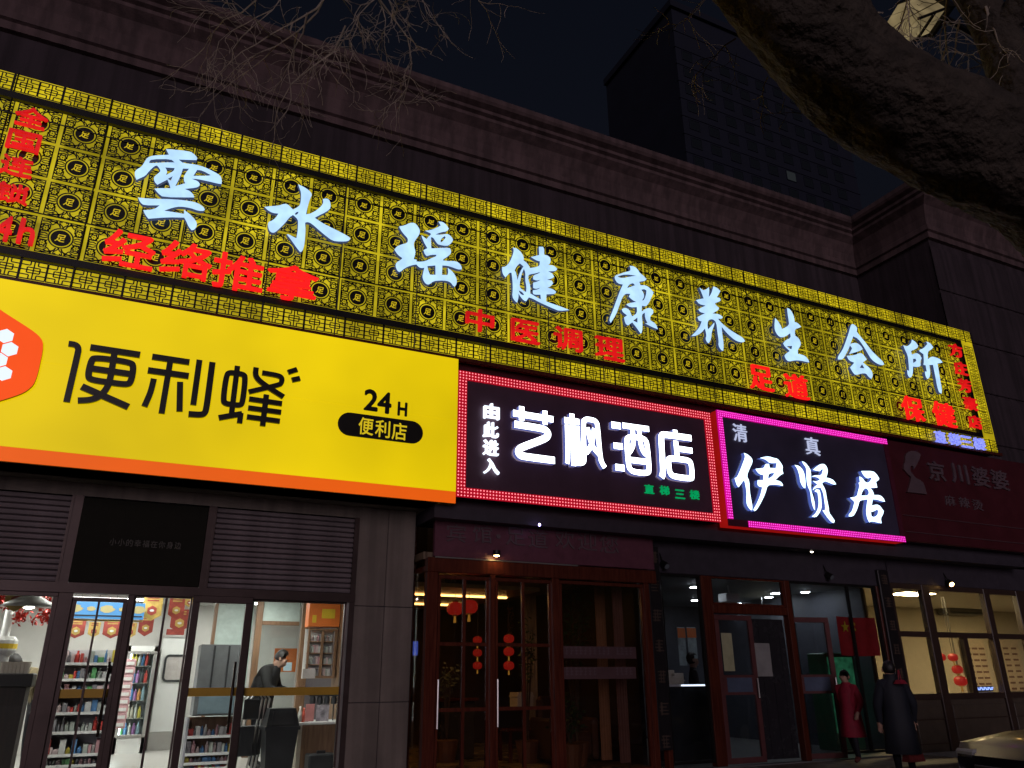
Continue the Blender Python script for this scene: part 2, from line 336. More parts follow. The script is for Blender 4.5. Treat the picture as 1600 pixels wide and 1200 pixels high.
OUTLINES = {'cloud':[[[-0.438,8.302,-0.136,8.365,-0.074,8.329,-0.031,8.287,-0.039,8.247,-0.26,8.185,-0.195,8.143,-0.053,8.176,0.083,8.168,0.205,8.132,0.293,8.097,0.321,8.031,0.325,7.964,0.276,7.956,0.14,7.957,-0.004,7.949,-0.059,7.932,0.019,7.92,0.052,7.887,0.052,7.85,0.014,7.809,-0.125,7.748,-0.052,7.734,-0.003,7.689,0.011,7.651,-0.362,7.544,-0.427,7.581,-0.486,7.643,-0.435,7.667,-0.297,7.706,-0.309,7.746,-0.352,7.829,-0.46,7.713,-0.496,7.743,-0.518,7.796,-0.51,7.834,-0.469,7.901,-0.451,7.937,-0.475,7.978,-0.507,8.009,-0.537,7.988,-0.587,7.894,-0.62,7.806,-0.675,7.753,-0.714,7.711,-0.741,7.762,-0.753,7.835,-0.73,7.878,-0.688,7.928,-0.666,7.995,-0.647,8.079,-0.612,8.121,-0.561,8.154,-0.389,8.223],[-0.608,8.037,-0.588,8.083,-0.357,8.162,-0.304,8.124,-0.421,8.086,-0.601,8.016],[-0.405,8.009,-0.29,8.036,-0.294,7.986,-0.379,7.893,-0.37,7.956],[-0.349,7.842,-0.296,7.901,-0.309,7.825],[-0.189,8.059,-0.113,8.081,-0.138,8.018,-0.161,7.943,-0.151,7.873,-0.128,7.838,-0.244,7.758,-0.219,7.852,-0.197,7.968],[-0.009,8.095,0.058,8.104,0.17,8.065,0.138,8.043,-0.045,7.985]],[[-0.657,7.454,-0.542,7.47,-0.234,7.551,-0.05,7.579,0.054,7.58,0.129,7.548,0.166,7.51,0.158,7.478,0.089,7.459,-0.018,7.476,-0.138,7.465,-0.225,7.422,-0.324,7.345,-0.243,7.353,-0.077,7.364,-0.088,7.426,0.006,7.37,0.081,7.297,0.101,7.233,0.08,7.163,0.046,7.142,0.003,7.182,-0.034,7.254,-0.07,7.308,-0.266,7.259,-0.489,7.174,-0.532,7.219,-0.568,7.283,-0.483,7.313,-0.425,7.353,-0.388,7.41,-0.57,7.357,-0.62,7.389]]],
'water':[[[1.348,8.273,1.427,8.256,1.513,8.218,1.563,8.164,1.543,8.094,1.526,8.009,1.512,7.891,1.506,7.804,1.561,7.826,1.65,7.914,1.711,8.005,1.735,8.07,1.721,8.124,1.748,8.146,1.797,8.155,1.829,8.121,1.847,8.045,1.835,7.984,1.777,7.915,1.686,7.833,1.632,7.78,1.753,7.721,1.913,7.674,2.044,7.636,2.146,7.6,2.173,7.573,2.142,7.52,2.026,7.484,1.919,7.468,1.828,7.516,1.706,7.595,1.604,7.668,1.545,7.686,1.504,7.663,1.521,7.546,1.525,7.392,1.524,7.282,1.508,7.191,1.478,7.17,1.426,7.224,1.353,7.314,1.27,7.406,1.297,7.414,1.364,7.388,1.407,7.377,1.415,7.495,1.408,7.626,1.397,7.69,1.326,7.743,1.28,7.691,1.233,7.589,1.17,7.484,1.114,7.398,1.071,7.375,1.027,7.401,1.001,7.481,1.004,7.537,1.051,7.571,1.095,7.633,1.124,7.708,1.047,7.697,0.981,7.717,0.925,7.762,0.991,7.792,1.116,7.839,1.194,7.896,1.241,7.893,1.282,7.859,1.318,7.83,1.374,7.886,1.408,7.935,1.413,8.033,1.403,8.145,1.373,8.217],[1.348,7.766,1.372,7.808,1.398,7.814,1.385,7.77,1.358,7.752]]],
'jade':[[[2.899,7.979,2.988,8.021,3.071,8.092,3.146,8.112,3.202,8.062,3.237,7.999,3.229,7.925,3.179,7.829,3.144,7.749,3.153,7.681,3.179,7.617,3.174,7.546,3.156,7.472,3.204,7.472,3.2,7.442,3.258,7.451,3.343,7.483,3.427,7.551,3.513,7.607,3.517,7.638,3.436,7.618,3.361,7.575,3.328,7.602,3.304,7.667,3.351,7.702,3.367,7.718,3.315,7.794,3.28,7.867,3.262,7.922,3.306,7.898,3.351,7.874,3.371,7.915,3.419,7.976,3.412,7.992,3.368,8.004,3.318,8.015,3.411,8.052,3.508,8.121,3.573,8.181,3.532,8.243,3.605,8.257,3.673,8.215,3.711,8.157,3.676,8.099,3.588,8.063,3.49,7.995,3.589,8.015,3.677,8.057,3.734,8.048,3.786,7.989,3.781,7.951,3.738,7.879,3.683,7.835,3.556,7.826,3.528,7.837,3.493,7.876,3.459,7.926,3.42,7.928,3.423,7.833,3.432,7.729,3.53,7.76,3.662,7.8,3.734,7.812,3.761,7.771,3.753,7.715,3.699,7.648,3.634,7.591,3.629,7.566,3.712,7.574,3.823,7.602,3.89,7.594,3.942,7.536,3.943,7.483,3.882,7.468,3.792,7.482,3.703,7.49,3.621,7.475,3.618,7.311,3.707,7.327,3.722,7.377,3.709,7.456,3.771,7.424,3.828,7.367,3.863,7.293,3.865,7.212,3.833,7.153,3.805,7.164,3.765,7.213,3.699,7.226,3.59,7.207,3.483,7.17,3.421,7.099,3.378,7.089,3.334,7.124,3.305,7.197,3.313,7.268,3.331,7.364,3.283,7.347,3.241,7.354,3.202,7.391,3.113,7.352,3.022,7.284,2.952,7.199,2.911,7.206,2.875,7.288,2.888,7.348,2.963,7.418,2.977,7.445,2.908,7.479,2.846,7.556,2.88,7.622,2.951,7.675,3.039,7.722,3.053,7.772,3.04,7.816,2.985,7.86,2.934,7.917],[3.576,7.891,3.591,7.949,3.645,8.006,3.662,7.986,3.625,7.916,3.587,7.876],[3.378,7.405,3.507,7.448,3.514,7.287,3.426,7.266,3.391,7.344]]],
'strong':[[[4.836,8.108,4.921,8.105,4.994,8.048,5.036,7.971,5.029,7.913,5.09,7.884,5.138,7.821,5.144,7.797,5.237,7.832,5.324,7.879,5.333,7.969,5.264,7.971,5.166,8.009,5.241,8.047,5.323,8.086,5.32,8.245,5.396,8.265,5.42,8.232,5.418,8.117,5.493,8.117,5.543,8.071,5.528,7.979,5.489,7.938,5.591,7.956,5.659,7.909,5.638,7.86,5.486,7.817,5.561,7.797,5.597,7.743,5.558,7.703,5.463,7.655,5.55,7.657,5.574,7.613,5.516,7.537,5.465,7.507,5.565,7.505,5.626,7.47,5.606,7.422,5.443,7.38,5.434,7.249,5.532,7.234,5.694,7.214,5.869,7.184,5.678,7.126,5.567,7.145,5.432,7.176,5.31,7.204,5.189,7.244,5.116,7.253,5.067,7.17,5.019,7.177,4.96,7.236,4.931,7.284,4.93,7.2,4.905,7.111,4.864,7.132,4.817,7.199,4.83,7.333,4.825,7.501,4.808,7.631,4.772,7.622,4.701,7.52,4.659,7.559,4.639,7.627,4.642,7.695,4.701,7.715,4.773,7.806,4.828,7.944,4.854,8.05],[4.863,7.687,4.906,7.777,4.961,7.84,5.027,7.8,4.99,7.736,4.94,7.613,4.915,7.522,4.898,7.615,4.886,7.662],[5.033,7.758,5.062,7.691,5.054,7.554,5.077,7.437,5.069,7.339,5.021,7.352,4.95,7.402,4.957,7.483,4.989,7.637],[4.937,7.339,4.997,7.323,5.033,7.282,5.008,7.265,4.955,7.289],[5.135,7.678,5.222,7.711,5.334,7.768,5.309,7.737,5.203,7.675,5.201,7.601,5.269,7.592,5.338,7.626,5.293,7.585,5.2,7.539,5.199,7.441,5.253,7.435,5.328,7.476,5.29,7.437,5.192,7.397,5.191,7.342,5.215,7.323,5.331,7.349,5.336,7.265,5.263,7.285,5.142,7.331,5.15,7.466,5.115,7.568,5.11,7.641]]],
'well':[[[7.134,8.322,7.224,8.337,7.309,8.295,7.348,8.227,7.42,8.195,7.482,8.14,7.457,8.099,7.319,8.046,7.344,7.983,7.449,8.007,7.536,7.978,7.615,7.899,7.583,7.837,7.529,7.729,7.461,7.619,7.414,7.582,7.341,7.58,7.324,7.462,7.41,7.534,7.501,7.573,7.573,7.548,7.574,7.48,7.502,7.412,7.495,7.33,7.609,7.286,7.644,7.186,7.528,7.203,7.379,7.246,7.431,7.263,7.387,7.348,7.389,7.455,7.319,7.4,7.327,7.229,7.298,7.052,7.268,7.033,7.203,7.112,7.11,7.212,7.019,7.134,6.964,7.156,6.944,7.27,7.012,7.323,6.923,7.371,6.912,7.421,6.987,7.47,7.07,7.442,7.099,7.355,7.119,7.326,7.225,7.408,7.228,7.528,7.088,7.492,7.012,7.529,7.05,7.564,7.228,7.63,7.157,7.641,7.074,7.697,7.108,7.759,7.013,7.744,6.943,7.668,6.858,7.463,6.792,7.304,6.668,7.109,6.637,7.167,6.725,7.355,6.808,7.558,6.909,7.795,6.967,7.91,6.859,7.906,6.8,7.988,6.812,8.052,6.901,8.1,7.036,8.174,7.141,8.22,7.153,8.278],[6.869,8.051,7.033,8.131,7.269,8.155,7.133,8.107,6.983,8.041,6.896,8.031],[7.05,7.861,7.107,7.949,7.183,7.987,7.224,7.956,7.118,7.897],[7.351,7.895,7.412,7.923,7.463,7.907,7.448,7.821,7.394,7.7,7.349,7.683,7.407,7.771,7.392,7.849],[7.134,7.249,7.226,7.328,7.219,7.227]]],
'nourish':[[[8.67,8.241,8.758,8.198,8.832,8.236,8.902,8.301,8.9,8.216,8.868,8.084,8.941,8.17,9.009,8.339,9.095,8.33,9.167,8.276,9.108,8.186,9.06,8.12,9.132,8.129,9.155,8.085,9.104,8.039,9.004,7.99,9.015,7.951,9.088,7.911,9.065,7.858,8.913,7.758,9.07,7.777,9.151,7.739,9.13,7.694,9.034,7.674,9.096,7.612,9.225,7.529,9.419,7.452,9.586,7.396,9.625,7.336,9.555,7.293,9.413,7.296,9.295,7.354,9.168,7.45,9.1,7.525,9.093,7.355,9.101,7.183,9.074,7.039,9.028,7.037,8.97,7.119,8.992,7.229,8.983,7.401,8.984,7.589,8.914,7.643,8.809,7.608,8.768,7.519,8.769,7.405,8.847,7.481,8.936,7.58,8.929,7.524,8.849,7.374,8.824,7.237,8.758,7.132,8.714,7.137,8.685,7.21,8.722,7.27,8.702,7.412,8.598,7.299,8.484,7.224,8.37,7.195,8.478,7.302,8.581,7.415,8.641,7.54,8.574,7.546,8.551,7.608,8.658,7.678,8.739,7.722,8.625,7.725,8.593,7.772,8.659,7.82,8.774,7.888,8.621,7.887,8.561,7.955,8.649,7.995,8.745,8.03,8.711,8.132]]],
'life':[[[10.828,8.276,10.897,8.273,10.964,8.182,10.983,8.093,10.974,8.004,11.056,7.998,11.135,7.933,11.064,7.89,10.951,7.844,10.932,7.703,11.022,7.664,11.065,7.558,11.015,7.481,10.945,7.401,10.936,7.315,11.04,7.317,11.134,7.3,11.202,7.223,11.201,7.183,11.125,7.181,10.987,7.185,10.819,7.161,10.66,7.105,10.598,7.138,10.571,7.21,10.62,7.263,10.729,7.338,10.619,7.407,10.582,7.467,10.657,7.549,10.808,7.628,10.813,7.731,10.718,7.662,10.612,7.602,10.515,7.589,10.434,7.663,10.412,7.771,10.468,7.987,10.534,7.932,10.598,7.831,10.609,7.776,10.815,7.897,10.822,8.014,10.819,8.152],[10.67,7.428,10.812,7.46,10.785,7.388,10.737,7.385]]],
'meet':[[[12.595,8.291,12.685,8.285,12.74,8.223,12.705,8.137,12.771,8.059,12.897,7.939,13.042,7.774,13.187,7.669,13.323,7.586,13.353,7.519,13.281,7.483,13.144,7.495,12.99,7.563,12.901,7.701,12.814,7.852,12.705,7.975,12.575,8.003,12.495,7.887,12.406,7.728,12.259,7.537,12.143,7.412,12.006,7.388,12.029,7.461,12.191,7.63,12.304,7.803,12.469,8.073,12.527,8.192]],[[12.465,7.822,12.636,7.872,12.747,7.827,12.792,7.758,12.686,7.697,12.355,7.566,12.479,7.718,12.43,7.768]],[[12.277,7.517,12.505,7.57,12.709,7.666,12.79,7.621,12.854,7.538,12.72,7.456,12.772,7.418,12.881,7.367,12.95,7.273,12.937,7.19,12.881,7.117,12.813,7.146,12.754,7.217,12.628,7.196,12.432,7.123,12.37,7.175,12.317,7.27,12.466,7.4,12.322,7.421],[12.596,7.312,12.685,7.403,12.734,7.324]]],
'place':[[[14.396,8.278,14.501,8.245,14.563,8.164,14.512,8.095,14.289,7.989,14.292,7.905,14.443,7.978,14.543,7.957,14.591,7.88,14.521,7.79,14.508,7.684,14.399,7.639,14.248,7.626,14.21,7.492,14.145,7.379,14.074,7.342,14.018,7.383,14.036,7.513,14.092,7.497,14.133,7.709,14.151,7.866,14.098,7.986,14.073,8.086,14.191,8.075,14.341,8.175],[14.299,7.809,14.384,7.83,14.396,7.781,14.28,7.709]],[[14.862,8.32,14.985,8.31,15.059,8.223,14.996,8.165,14.835,8.075,14.789,7.889,14.942,7.982,15.086,7.982,15.208,7.964,15.263,7.894,15.08,7.842,15.07,7.689,15.047,7.438,15.042,7.244,14.997,7.129,14.923,7.149,14.899,7.273,14.915,7.533,14.918,7.781,14.793,7.753,14.78,7.588,14.712,7.448,14.628,7.402,14.59,7.453,14.598,7.57,14.663,7.581,14.67,7.725,14.599,7.726,14.642,7.811,14.675,7.987,14.564,8.033,14.576,8.074,14.716,8.126,14.881,8.264]]],
'yi':[[[9.284,5.149,9.364,5.131,9.44,5.084,9.464,5.037,9.445,4.98,9.384,4.896,9.285,4.739,9.334,4.652,9.314,4.479,9.324,4.32,9.335,4.216,9.318,4.146,9.278,4.148,9.216,4.226,9.215,4.31,9.244,4.461,9.231,4.599,9.22,4.662,9.157,4.602,9.078,4.52,9.042,4.548,9.012,4.668,9.077,4.701,9.173,4.852,9.282,5.038,9.304,5.096]],[[9.637,5.096,9.741,5.13,9.858,5.151,9.969,5.134,10.055,5.132,10.116,5.066,10.156,5.003,10.127,4.921,10.147,4.873,10.061,4.831,9.93,4.729,10.042,4.724,10.098,4.674,10.092,4.641,9.987,4.652,9.859,4.645,9.735,4.617,9.662,4.469,9.556,4.32,9.421,4.16,9.363,4.134,9.347,4.159,9.438,4.267,9.545,4.426,9.61,4.572,9.528,4.58,9.506,4.616,9.524,4.688,9.651,4.701,9.673,4.796,9.59,4.798,9.528,4.846,9.507,4.888,9.621,4.906,9.708,4.926,9.749,5.003,9.835,5.012,9.838,4.94,9.981,4.95,10.02,5.05,9.852,5.028,9.789,5.074,9.721,5.094],[9.787,4.808,9.836,4.846,9.938,4.862,9.884,4.796,9.768,4.735]]],
'xian':[[[10.444,5.061,10.554,5.057,10.631,4.991,10.658,4.903,10.655,4.767,10.625,4.652,10.582,4.659,10.525,4.743,10.528,4.878,10.499,4.999]],[[10.639,5.152,10.718,5.138,10.805,5.044,10.825,4.978,10.791,4.781,10.754,4.631,10.79,4.512,10.803,4.391,10.783,4.268,10.75,4.309,10.729,4.428,10.735,4.607,10.692,4.692,10.684,4.804,10.714,4.977,10.716,5.046,10.666,5.097]],[[10.883,5.018,10.98,5.086,11.099,5.151,11.194,5.162,11.246,5.115,11.257,5.035,11.209,4.938,11.179,4.906,11.308,4.896,11.378,4.863,11.415,4.803,11.347,4.791,11.23,4.819,11.135,4.838,11.054,4.779,11.1,4.71,11.12,4.644,11.119,4.508,11.132,4.353,11.123,4.252,11.186,4.179,11.233,4.117,11.202,4.076,11.136,4.087,11.038,4.19,10.967,4.283,11.028,4.288,11.048,4.345,11.051,4.468,11.051,4.614,11.008,4.701,10.884,4.683,10.799,4.63,10.84,4.69,10.943,4.751,10.834,4.808,10.931,4.806,11.023,4.85,10.971,4.89,10.82,4.888,10.932,4.926,11.069,4.929,11.142,5.058,11.095,5.052,11.055,5.008,10.98,5.011]],[[10.841,4.617,10.896,4.667,10.968,4.652,10.984,4.586,10.975,4.428,10.952,4.315,10.863,4.208,10.776,4.141,10.682,4.15,10.773,4.201,10.868,4.308,10.911,4.445,10.912,4.601]]],
'ju':[[[12.137,5.13,12.459,5.165,12.546,5.111,12.592,5.032,12.569,4.999,12.487,4.959,12.495,4.847,12.304,4.823,12.36,4.762,12.371,4.691,12.531,4.706,12.618,4.653,12.638,4.588,12.545,4.59,12.436,4.611,12.314,4.605,12.255,4.479,12.398,4.516,12.479,4.498,12.555,4.403,12.524,4.34,12.441,4.264,12.437,4.164,12.313,4.174,12.183,4.184,12.114,4.158,12.077,4.235,12.076,4.343,12.119,4.467,12.177,4.593,12.046,4.571,11.95,4.542,11.888,4.427,11.79,4.3,11.707,4.234,11.604,4.226,11.62,4.266,11.716,4.333,11.818,4.51,11.718,4.581,11.905,4.618,11.958,4.724,12.024,4.831,12.011,4.891,12.049,4.905,12.062,5.019,12.133,4.996,12.188,4.929,12.254,4.91,12.336,4.955,12.388,5.022,12.354,5.029,12.276,5.0,12.211,5.024,12.165,5.071],[12.016,4.648,12.071,4.734,12.158,4.804,12.213,4.799,12.251,4.751,12.216,4.667],[12.203,4.354,12.279,4.375,12.388,4.42,12.409,4.391,12.367,4.308,12.25,4.258,12.2,4.284]]],
'granny':[[[13.681,5.683,13.85,5.772,14.048,5.787,14.155,5.73,14.071,5.608,13.93,5.455,13.85,5.387,13.855,5.447,13.791,5.457,13.742,5.384,13.754,5.301,13.806,5.273,13.848,5.21,13.995,5.174,14.054,5.13,14.077,5.082,14.096,4.899,13.523,4.892,13.66,5.09,13.723,5.214,13.629,5.279,13.546,5.363,13.574,5.45,13.633,5.507]]]}
STROKES = {'yi4':[[0.102,[4.867,5.277,5.559,5.269]],[0.087,[5.012,5.403,5.009,5.177]],[0.083,[5.418,5.391,5.412,5.167]],[0.108,[4.888,5.102,5.373,5.095,5.431,5.071,5.467,5.024,5.44,4.967,5.381,4.925,5.025,4.762,4.963,4.718,4.943,4.669,4.973,4.626,5.034,4.613,5.567,4.611]]],
'feng':[[0.1,[5.759,5.286,6.029,5.29]],[0.086,[5.9,5.411,5.902,4.564]],[0.073,[5.802,5.215,5.803,4.67,5.785,4.588]],[0.074,[5.989,5.218,5.998,4.58]],[0.082,[5.987,4.616,6.066,4.63,6.092,4.681,6.099,5.294,6.129,5.337,6.179,5.361,6.309,5.358,6.352,5.328,6.365,5.274,6.386,4.747,6.42,4.654,6.466,4.599]],[0.078,[6.173,5.22,6.222,4.979,6.285,4.877,6.39,4.78]],[0.078,[6.302,5.221,6.253,4.982,6.199,4.877,6.134,4.794]]],
'jiu':[[0.11,[6.635,5.328,6.807,5.329]],[0.102,[6.653,4.981,6.824,4.985]],[0.105,[6.663,4.628,6.833,4.628]],[0.094,[6.845,5.345,7.366,5.351]],[0.083,[7.037,5.294,7.043,5.099,7.005,4.975,6.91,4.867]],[0.084,[7.167,5.3,7.172,5.115,7.194,4.998,7.232,4.927,7.304,4.886]],[0.089,[7.076,5.173,6.975,5.166,6.917,5.132,6.903,5.06,6.911,4.708,6.93,4.626,7.006,4.584,7.267,4.59,7.317,4.646,7.307,5.099,7.27,5.16,7.189,5.177,7.076,5.173]],[0.097,[6.916,4.778,7.295,4.781]]],
'dian':[[0.088,[7.903,5.409,7.903,5.324]],[0.108,[8.234,5.304,7.675,5.3,7.618,5.282,7.6,5.224,7.591,4.708,7.578,4.61,7.547,4.553]],[0.094,[7.897,5.216,7.899,4.939]],[0.096,[7.903,5.083,8.229,5.083]],[0.096,[7.884,4.902,7.747,4.897,7.711,4.863,7.714,4.689,7.733,4.626,7.801,4.592,8.134,4.59,8.179,4.624,8.179,4.86,8.129,4.905,7.884,4.902]]],
'bian':[[0.069,[-1.083,5.29,-1.01,5.293,-0.969,5.253,-0.966,5.175,-0.976,4.563]],[0.08,[-0.85,5.285,-0.3,5.285]],[0.073,[-0.564,4.874,-0.774,4.874,-0.815,4.916,-0.811,5.118,-0.78,5.165,-0.398,5.171,-0.346,5.127,-0.345,4.923,-0.379,4.875,-0.564,4.874]],[0.077,[-0.803,5.018,-0.352,5.017]],[0.072,[-0.584,5.297,-0.572,4.957,-0.585,4.8,-0.65,4.675,-0.747,4.62,-0.866,4.598]],[0.08,[-0.855,4.776,-0.325,4.596]]],
'li':[[0.077,[-0.164,5.286,0.271,5.286]],[0.079,[-0.185,5.099,0.288,5.1]],[0.071,[0.049,5.304,0.048,4.567]],[0.07,[-0.102,4.998,-0.11,4.823,-0.153,4.628]],[0.071,[0.199,5.005,0.245,4.621]],[0.071,[0.384,5.336,0.39,4.728]],[0.075,[0.541,5.332,0.549,4.711,0.537,4.636,0.488,4.61,0.351,4.603]]],
'fengb':[[0.067,[0.849,5.334,0.853,4.671]],[0.069,[0.846,5.232,0.764,5.23,0.729,5.189,0.73,4.838,0.764,4.802,0.857,4.801,0.943,4.805,0.969,4.844,0.965,5.192,0.934,5.232,0.846,5.232]],[0.072,[0.708,4.603,0.979,4.696]],[0.066,[0.963,4.704,0.963,4.566]],[0.068,[1.082,5.352,1.081,5.194,1.471,4.999]],[0.065,[1.165,5.293,1.384,5.289,1.427,5.255,1.423,5.186,1.397,5.159,1.028,5.002]],[0.068,[1.042,4.907,1.459,4.903]],[0.067,[1.044,4.785,1.459,4.783]],[0.067,[1.042,4.663,1.455,4.66]],[0.069,[1.25,4.997,1.247,4.566]],[0.068,[1.495,5.354,1.607,5.414]],[0.068,[1.555,5.253,1.656,5.293]]]}
# ------------------------------------------------------------------ shared materials
M_black = mat('black_metal', (.012, .011, .010), .45, .3, .3)
M_dark = mat('dark_board', (.050, .042, .056), .5, 0, .2, bump=.05)  # colour lifted towards purple to stand in for glare below the signs
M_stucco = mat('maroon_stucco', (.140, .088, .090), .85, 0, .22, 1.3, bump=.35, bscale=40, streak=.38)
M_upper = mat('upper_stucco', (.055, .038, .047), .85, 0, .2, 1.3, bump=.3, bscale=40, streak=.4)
M_stone = mat('grey_brown_stone', (.20, .165, .14), .7, 0, .16, 2.2, bump=.2, bscale=30, streak=.28)
M_soffit = mat('soffit_panel', (.20, .19, .165), .6, 0, .15, 1.5)
M_alu = mat('dark_bronze_aluminium', (.075, .052, .048), .38, .55, .2, 3)
M_alu2 = mat('bright_aluminium', (.55, .54, .52), .3, .8, .1, 3)
M_slat = mat('shutter_slat', (.24, .20, .21), .36, .25, .25, 4)
M_pave = mat('pavement_stone', (.14, .135, .13), .7, 0, .3, 3, bump=.3)
M_asph = mat('asphalt', (.05, .05, .05), .85, 0, .3, 5, bump=.5, bscale=80)
M_mahog = wood('mahogany', (.070, .014, .008), (.13, .030, .016), .25)
M_maroon = mat('maroon_film', (.085, .015, .022), .35, 0, .2, 2)
M_white = mat('white_paint', (.78, .78, .76), .5, 0, .05)
M_cream = mat('cream_wall', (.68, .62, .50), .7, 0, .08)
M_tile = mat('pale_floor_tile', (.55, .53, .50), .3, 0, .1, 2)
M_tan = mat('tan_marble', (.42, .31, .18), .2, 0, .25, 2)
M_glass = glass('shop_glass')
M_glassd = glass("dim_glass", (.82, .84, .86), .6)
M_glassw = glass("warm_dark_glass", (.80, .76, .72), .6)
M_woodl = wood('brown_laminate', (.16, .085, .045), (.26, .15, .085), .45)
M_red = mat('red_cloth', (.45, .015, .02), .7, 0, .2)
M_yel = mat('yellow_card', (.75, .52, .03), .6, 0, .08)
M_orange = mat('orange_board', (.75, .18, .03), .5, 0, .06)
M_plastic = mat('dark_plastic', (.028, .030, .033), .42, 0, .2)
M_skin = mat('skin', (.48, .29, .21), .55, 0, .08)
M_hair = mat('black_hair', (.012, .010, .010), .5, 0, .3, 30)
E_yellow = emis('lit_yellow_panel', (.775, .56, .0), 1.0, .20, .34)
E_orange = emis('lit_orange_strip', (.84, .115, .004), .92, .05, 1)
E_logo = emis('lit_orange_emblem', (.93, .082, .003), 1.0, .03, 1)
E_logow = emis('lit_white_hexagon', (.80, .90, 1.0), 1.05)
E_lat = emis('lit_yellow_lattice_backing', (.66, .53, .012), .70, .40, 1.7, cell=.34)
E_latb = emis('lit_yellow_border_backing', (.72, .56, .010), .74, .34, 2.2, cell=.30)
E_white = emis('lit_blue_white_letter', (.46, .71, 1.0), 1.13, .13, 5)
E_whiteside = emis('letter_side_glow', (.035, .055, .13), 1.0, sample=False)
E_red = emis('lit_red_letter', (1.0, .010, .010), 1.02, .12, 5, sample=False)
E_reds = emis('lit_red_letter_dim', (.80, .008, .010), .80, .35, 3, sample=False)
E_redside = emis('red_letter_side', (.09, .002, .002), 1.0, sample=False)
E_hot = emis('lit_white_letter', (.86, .92, 1.0), 5.0)
E_hotside = emis('white_letter_side', (.16, .20, .62), .6, sample=False)
E_noodle = emis('lit_pale_blue_letter', (.62, .84, 1.0), 2.6)
E_nside = emis('pale_blue_letter_side', (.10, .16, .60), .7, sample=False)
E_blue = emis('lit_blue_letter', (.24, .28, 1.0), 1.15, .5, 30, sample=False)
E_green = emis('lit_green_letter', (.0, .33, .10), .9, .2, 9, sample=False)
E_small = emis('lit_small_white_letter', (.80, .88, 1.0), 1.7, sample=False)

# ------------------------------------------------------------------ ground
mb = MB(); mb.box(-60, 90, -60, -3.2, -.3, -.12); struct('road', mb, M_asph)
mb = MB(); mb.box(-60, 90, -3.2, -3.05, -.3, .006, .02); struct('kerb', mb, M_stone)
mb = MB(); mb.box(-60, 90, -3.05, 60, -.3, 0.0); pav = struct('pavement', mb, M_pave)
mb = MB(); mb.box(-14, 13.2, -.75, 1.0, -.05, .2, .02); struct('terrace_step', mb, M_stone)
me = bpy.data.meshes.new('paving_slab')
mbs = MB(); mbs.box(-.298, .298, -.298, .298, 0, .008, .004); ps = mbs.build('paving_slab', M_stone, None); ps.parent = pav; ps.location = (9.0, -2.7, 0)
for i in range(16):
    for j in range(4):
        if i == j == 0: continue
        o = ps.copy(); COL.objects.link(o); o.parent = pav; o.location = (9.0 + i*.6, -2.7 + j*.6, 0)

# ------------------------------------------------------------------ the shop building
bld = thing('shop_building', 'two storey terrace of shops with brown cornice above the lit signs', 'building', (0, 1, 0))
YS = 0.70
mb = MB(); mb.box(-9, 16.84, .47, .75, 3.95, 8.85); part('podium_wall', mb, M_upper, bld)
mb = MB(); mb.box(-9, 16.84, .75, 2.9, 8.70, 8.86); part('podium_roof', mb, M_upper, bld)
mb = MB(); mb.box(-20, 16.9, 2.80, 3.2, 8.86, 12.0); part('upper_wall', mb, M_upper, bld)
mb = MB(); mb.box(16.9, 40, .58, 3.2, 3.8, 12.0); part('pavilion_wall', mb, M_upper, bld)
# cornice: profile swept along the set-back wall, round the inner corner and along the pavilion
prof = [(.0, 11.82), (-.09, 11.84), (-.09, 12.0), (-.15, 12.03), (-.15, 12.16), (-.11, 12.19), (-.15, 12.4), (-.26, 12.66), (-.42, 12.80),
        (-.42, 12.88), (-.50, 12.92), (-.50, 13.0), (-.62, 13.06), (-.66, 13.12), (-.66, 13.24), (.3, 13.30)]
def sweep(mb, base):
    vs = []; fs = []; n = len(prof)
    for (x, y, ox, oy) in base:
        for d, z in prof: vs.append((x + ox*d, y + oy*d, z))
    for i in range(len(base)-1):
        for k in range(n-1): fs.append((i*n+k, (i+1)*n+k, (i+1)*n+k+1, i*n+k+1))
    mb.add(vs, fs)
mb = MB(); sweep(mb, [(-20, 2.80, 0, 1), (16.9, 2.80, 1, 1)]); part('cornice', mb, M_stucco, bld)
mb = MB(); sweep(mb, [(16.9, 2.80, 1, 1), (16.9, .58, 1, 1)]); part('cornice', mb, M_stucco, bld)
mb = MB(); sweep(mb, [(16.9, .58, 1, 1), (40, .58, 0, 1)]); part('cornice', mb, M_stucco, bld)
for i in range(5):   # stone courses on the pavilion wall
    mb = MB(); mb.box(16.88, 22, .545, .58, 5.2 + i*1.3, 6.42 + i*1.3, .015); part('wall_panel', mb, M_upper, bld)
# soffit under the signs
mb = MB(); mb.box(-9, 3.70, -.02, .74, 3.80, 3.90); part('soffit', mb, M_soffit, bld)
mb = MB(); mb.box(3.70, 16.84, .10, .9, 3.62, 3.80); part('soffit', mb, M_dark, bld)
# fascia above the shutters
mb = MB(); mb.box(-9, 2.83, YS, YS+.12, 3.64, 3.80); part('fascia', mb, M_stone, bld)
# pillar between the shop and the hotel: two stone-clad slabs with a joint
for a, b in ((2.80, 3.22), (3.228, 3.63)):
    for z0, z1 in ((.0, 1.22), (1.228, 2.44), (2.448, 3.80)):
        mb = MB(); mb.box(a, b, YS-.02, YS+.35, z0, z1, .006); part('stone_panel', mb, M_stone, bld)
mb = MB(); mb.box(2.82, 3.61, YS, YS+.34, 0, 3.8); part('pillar_core', mb, M_dark, bld)
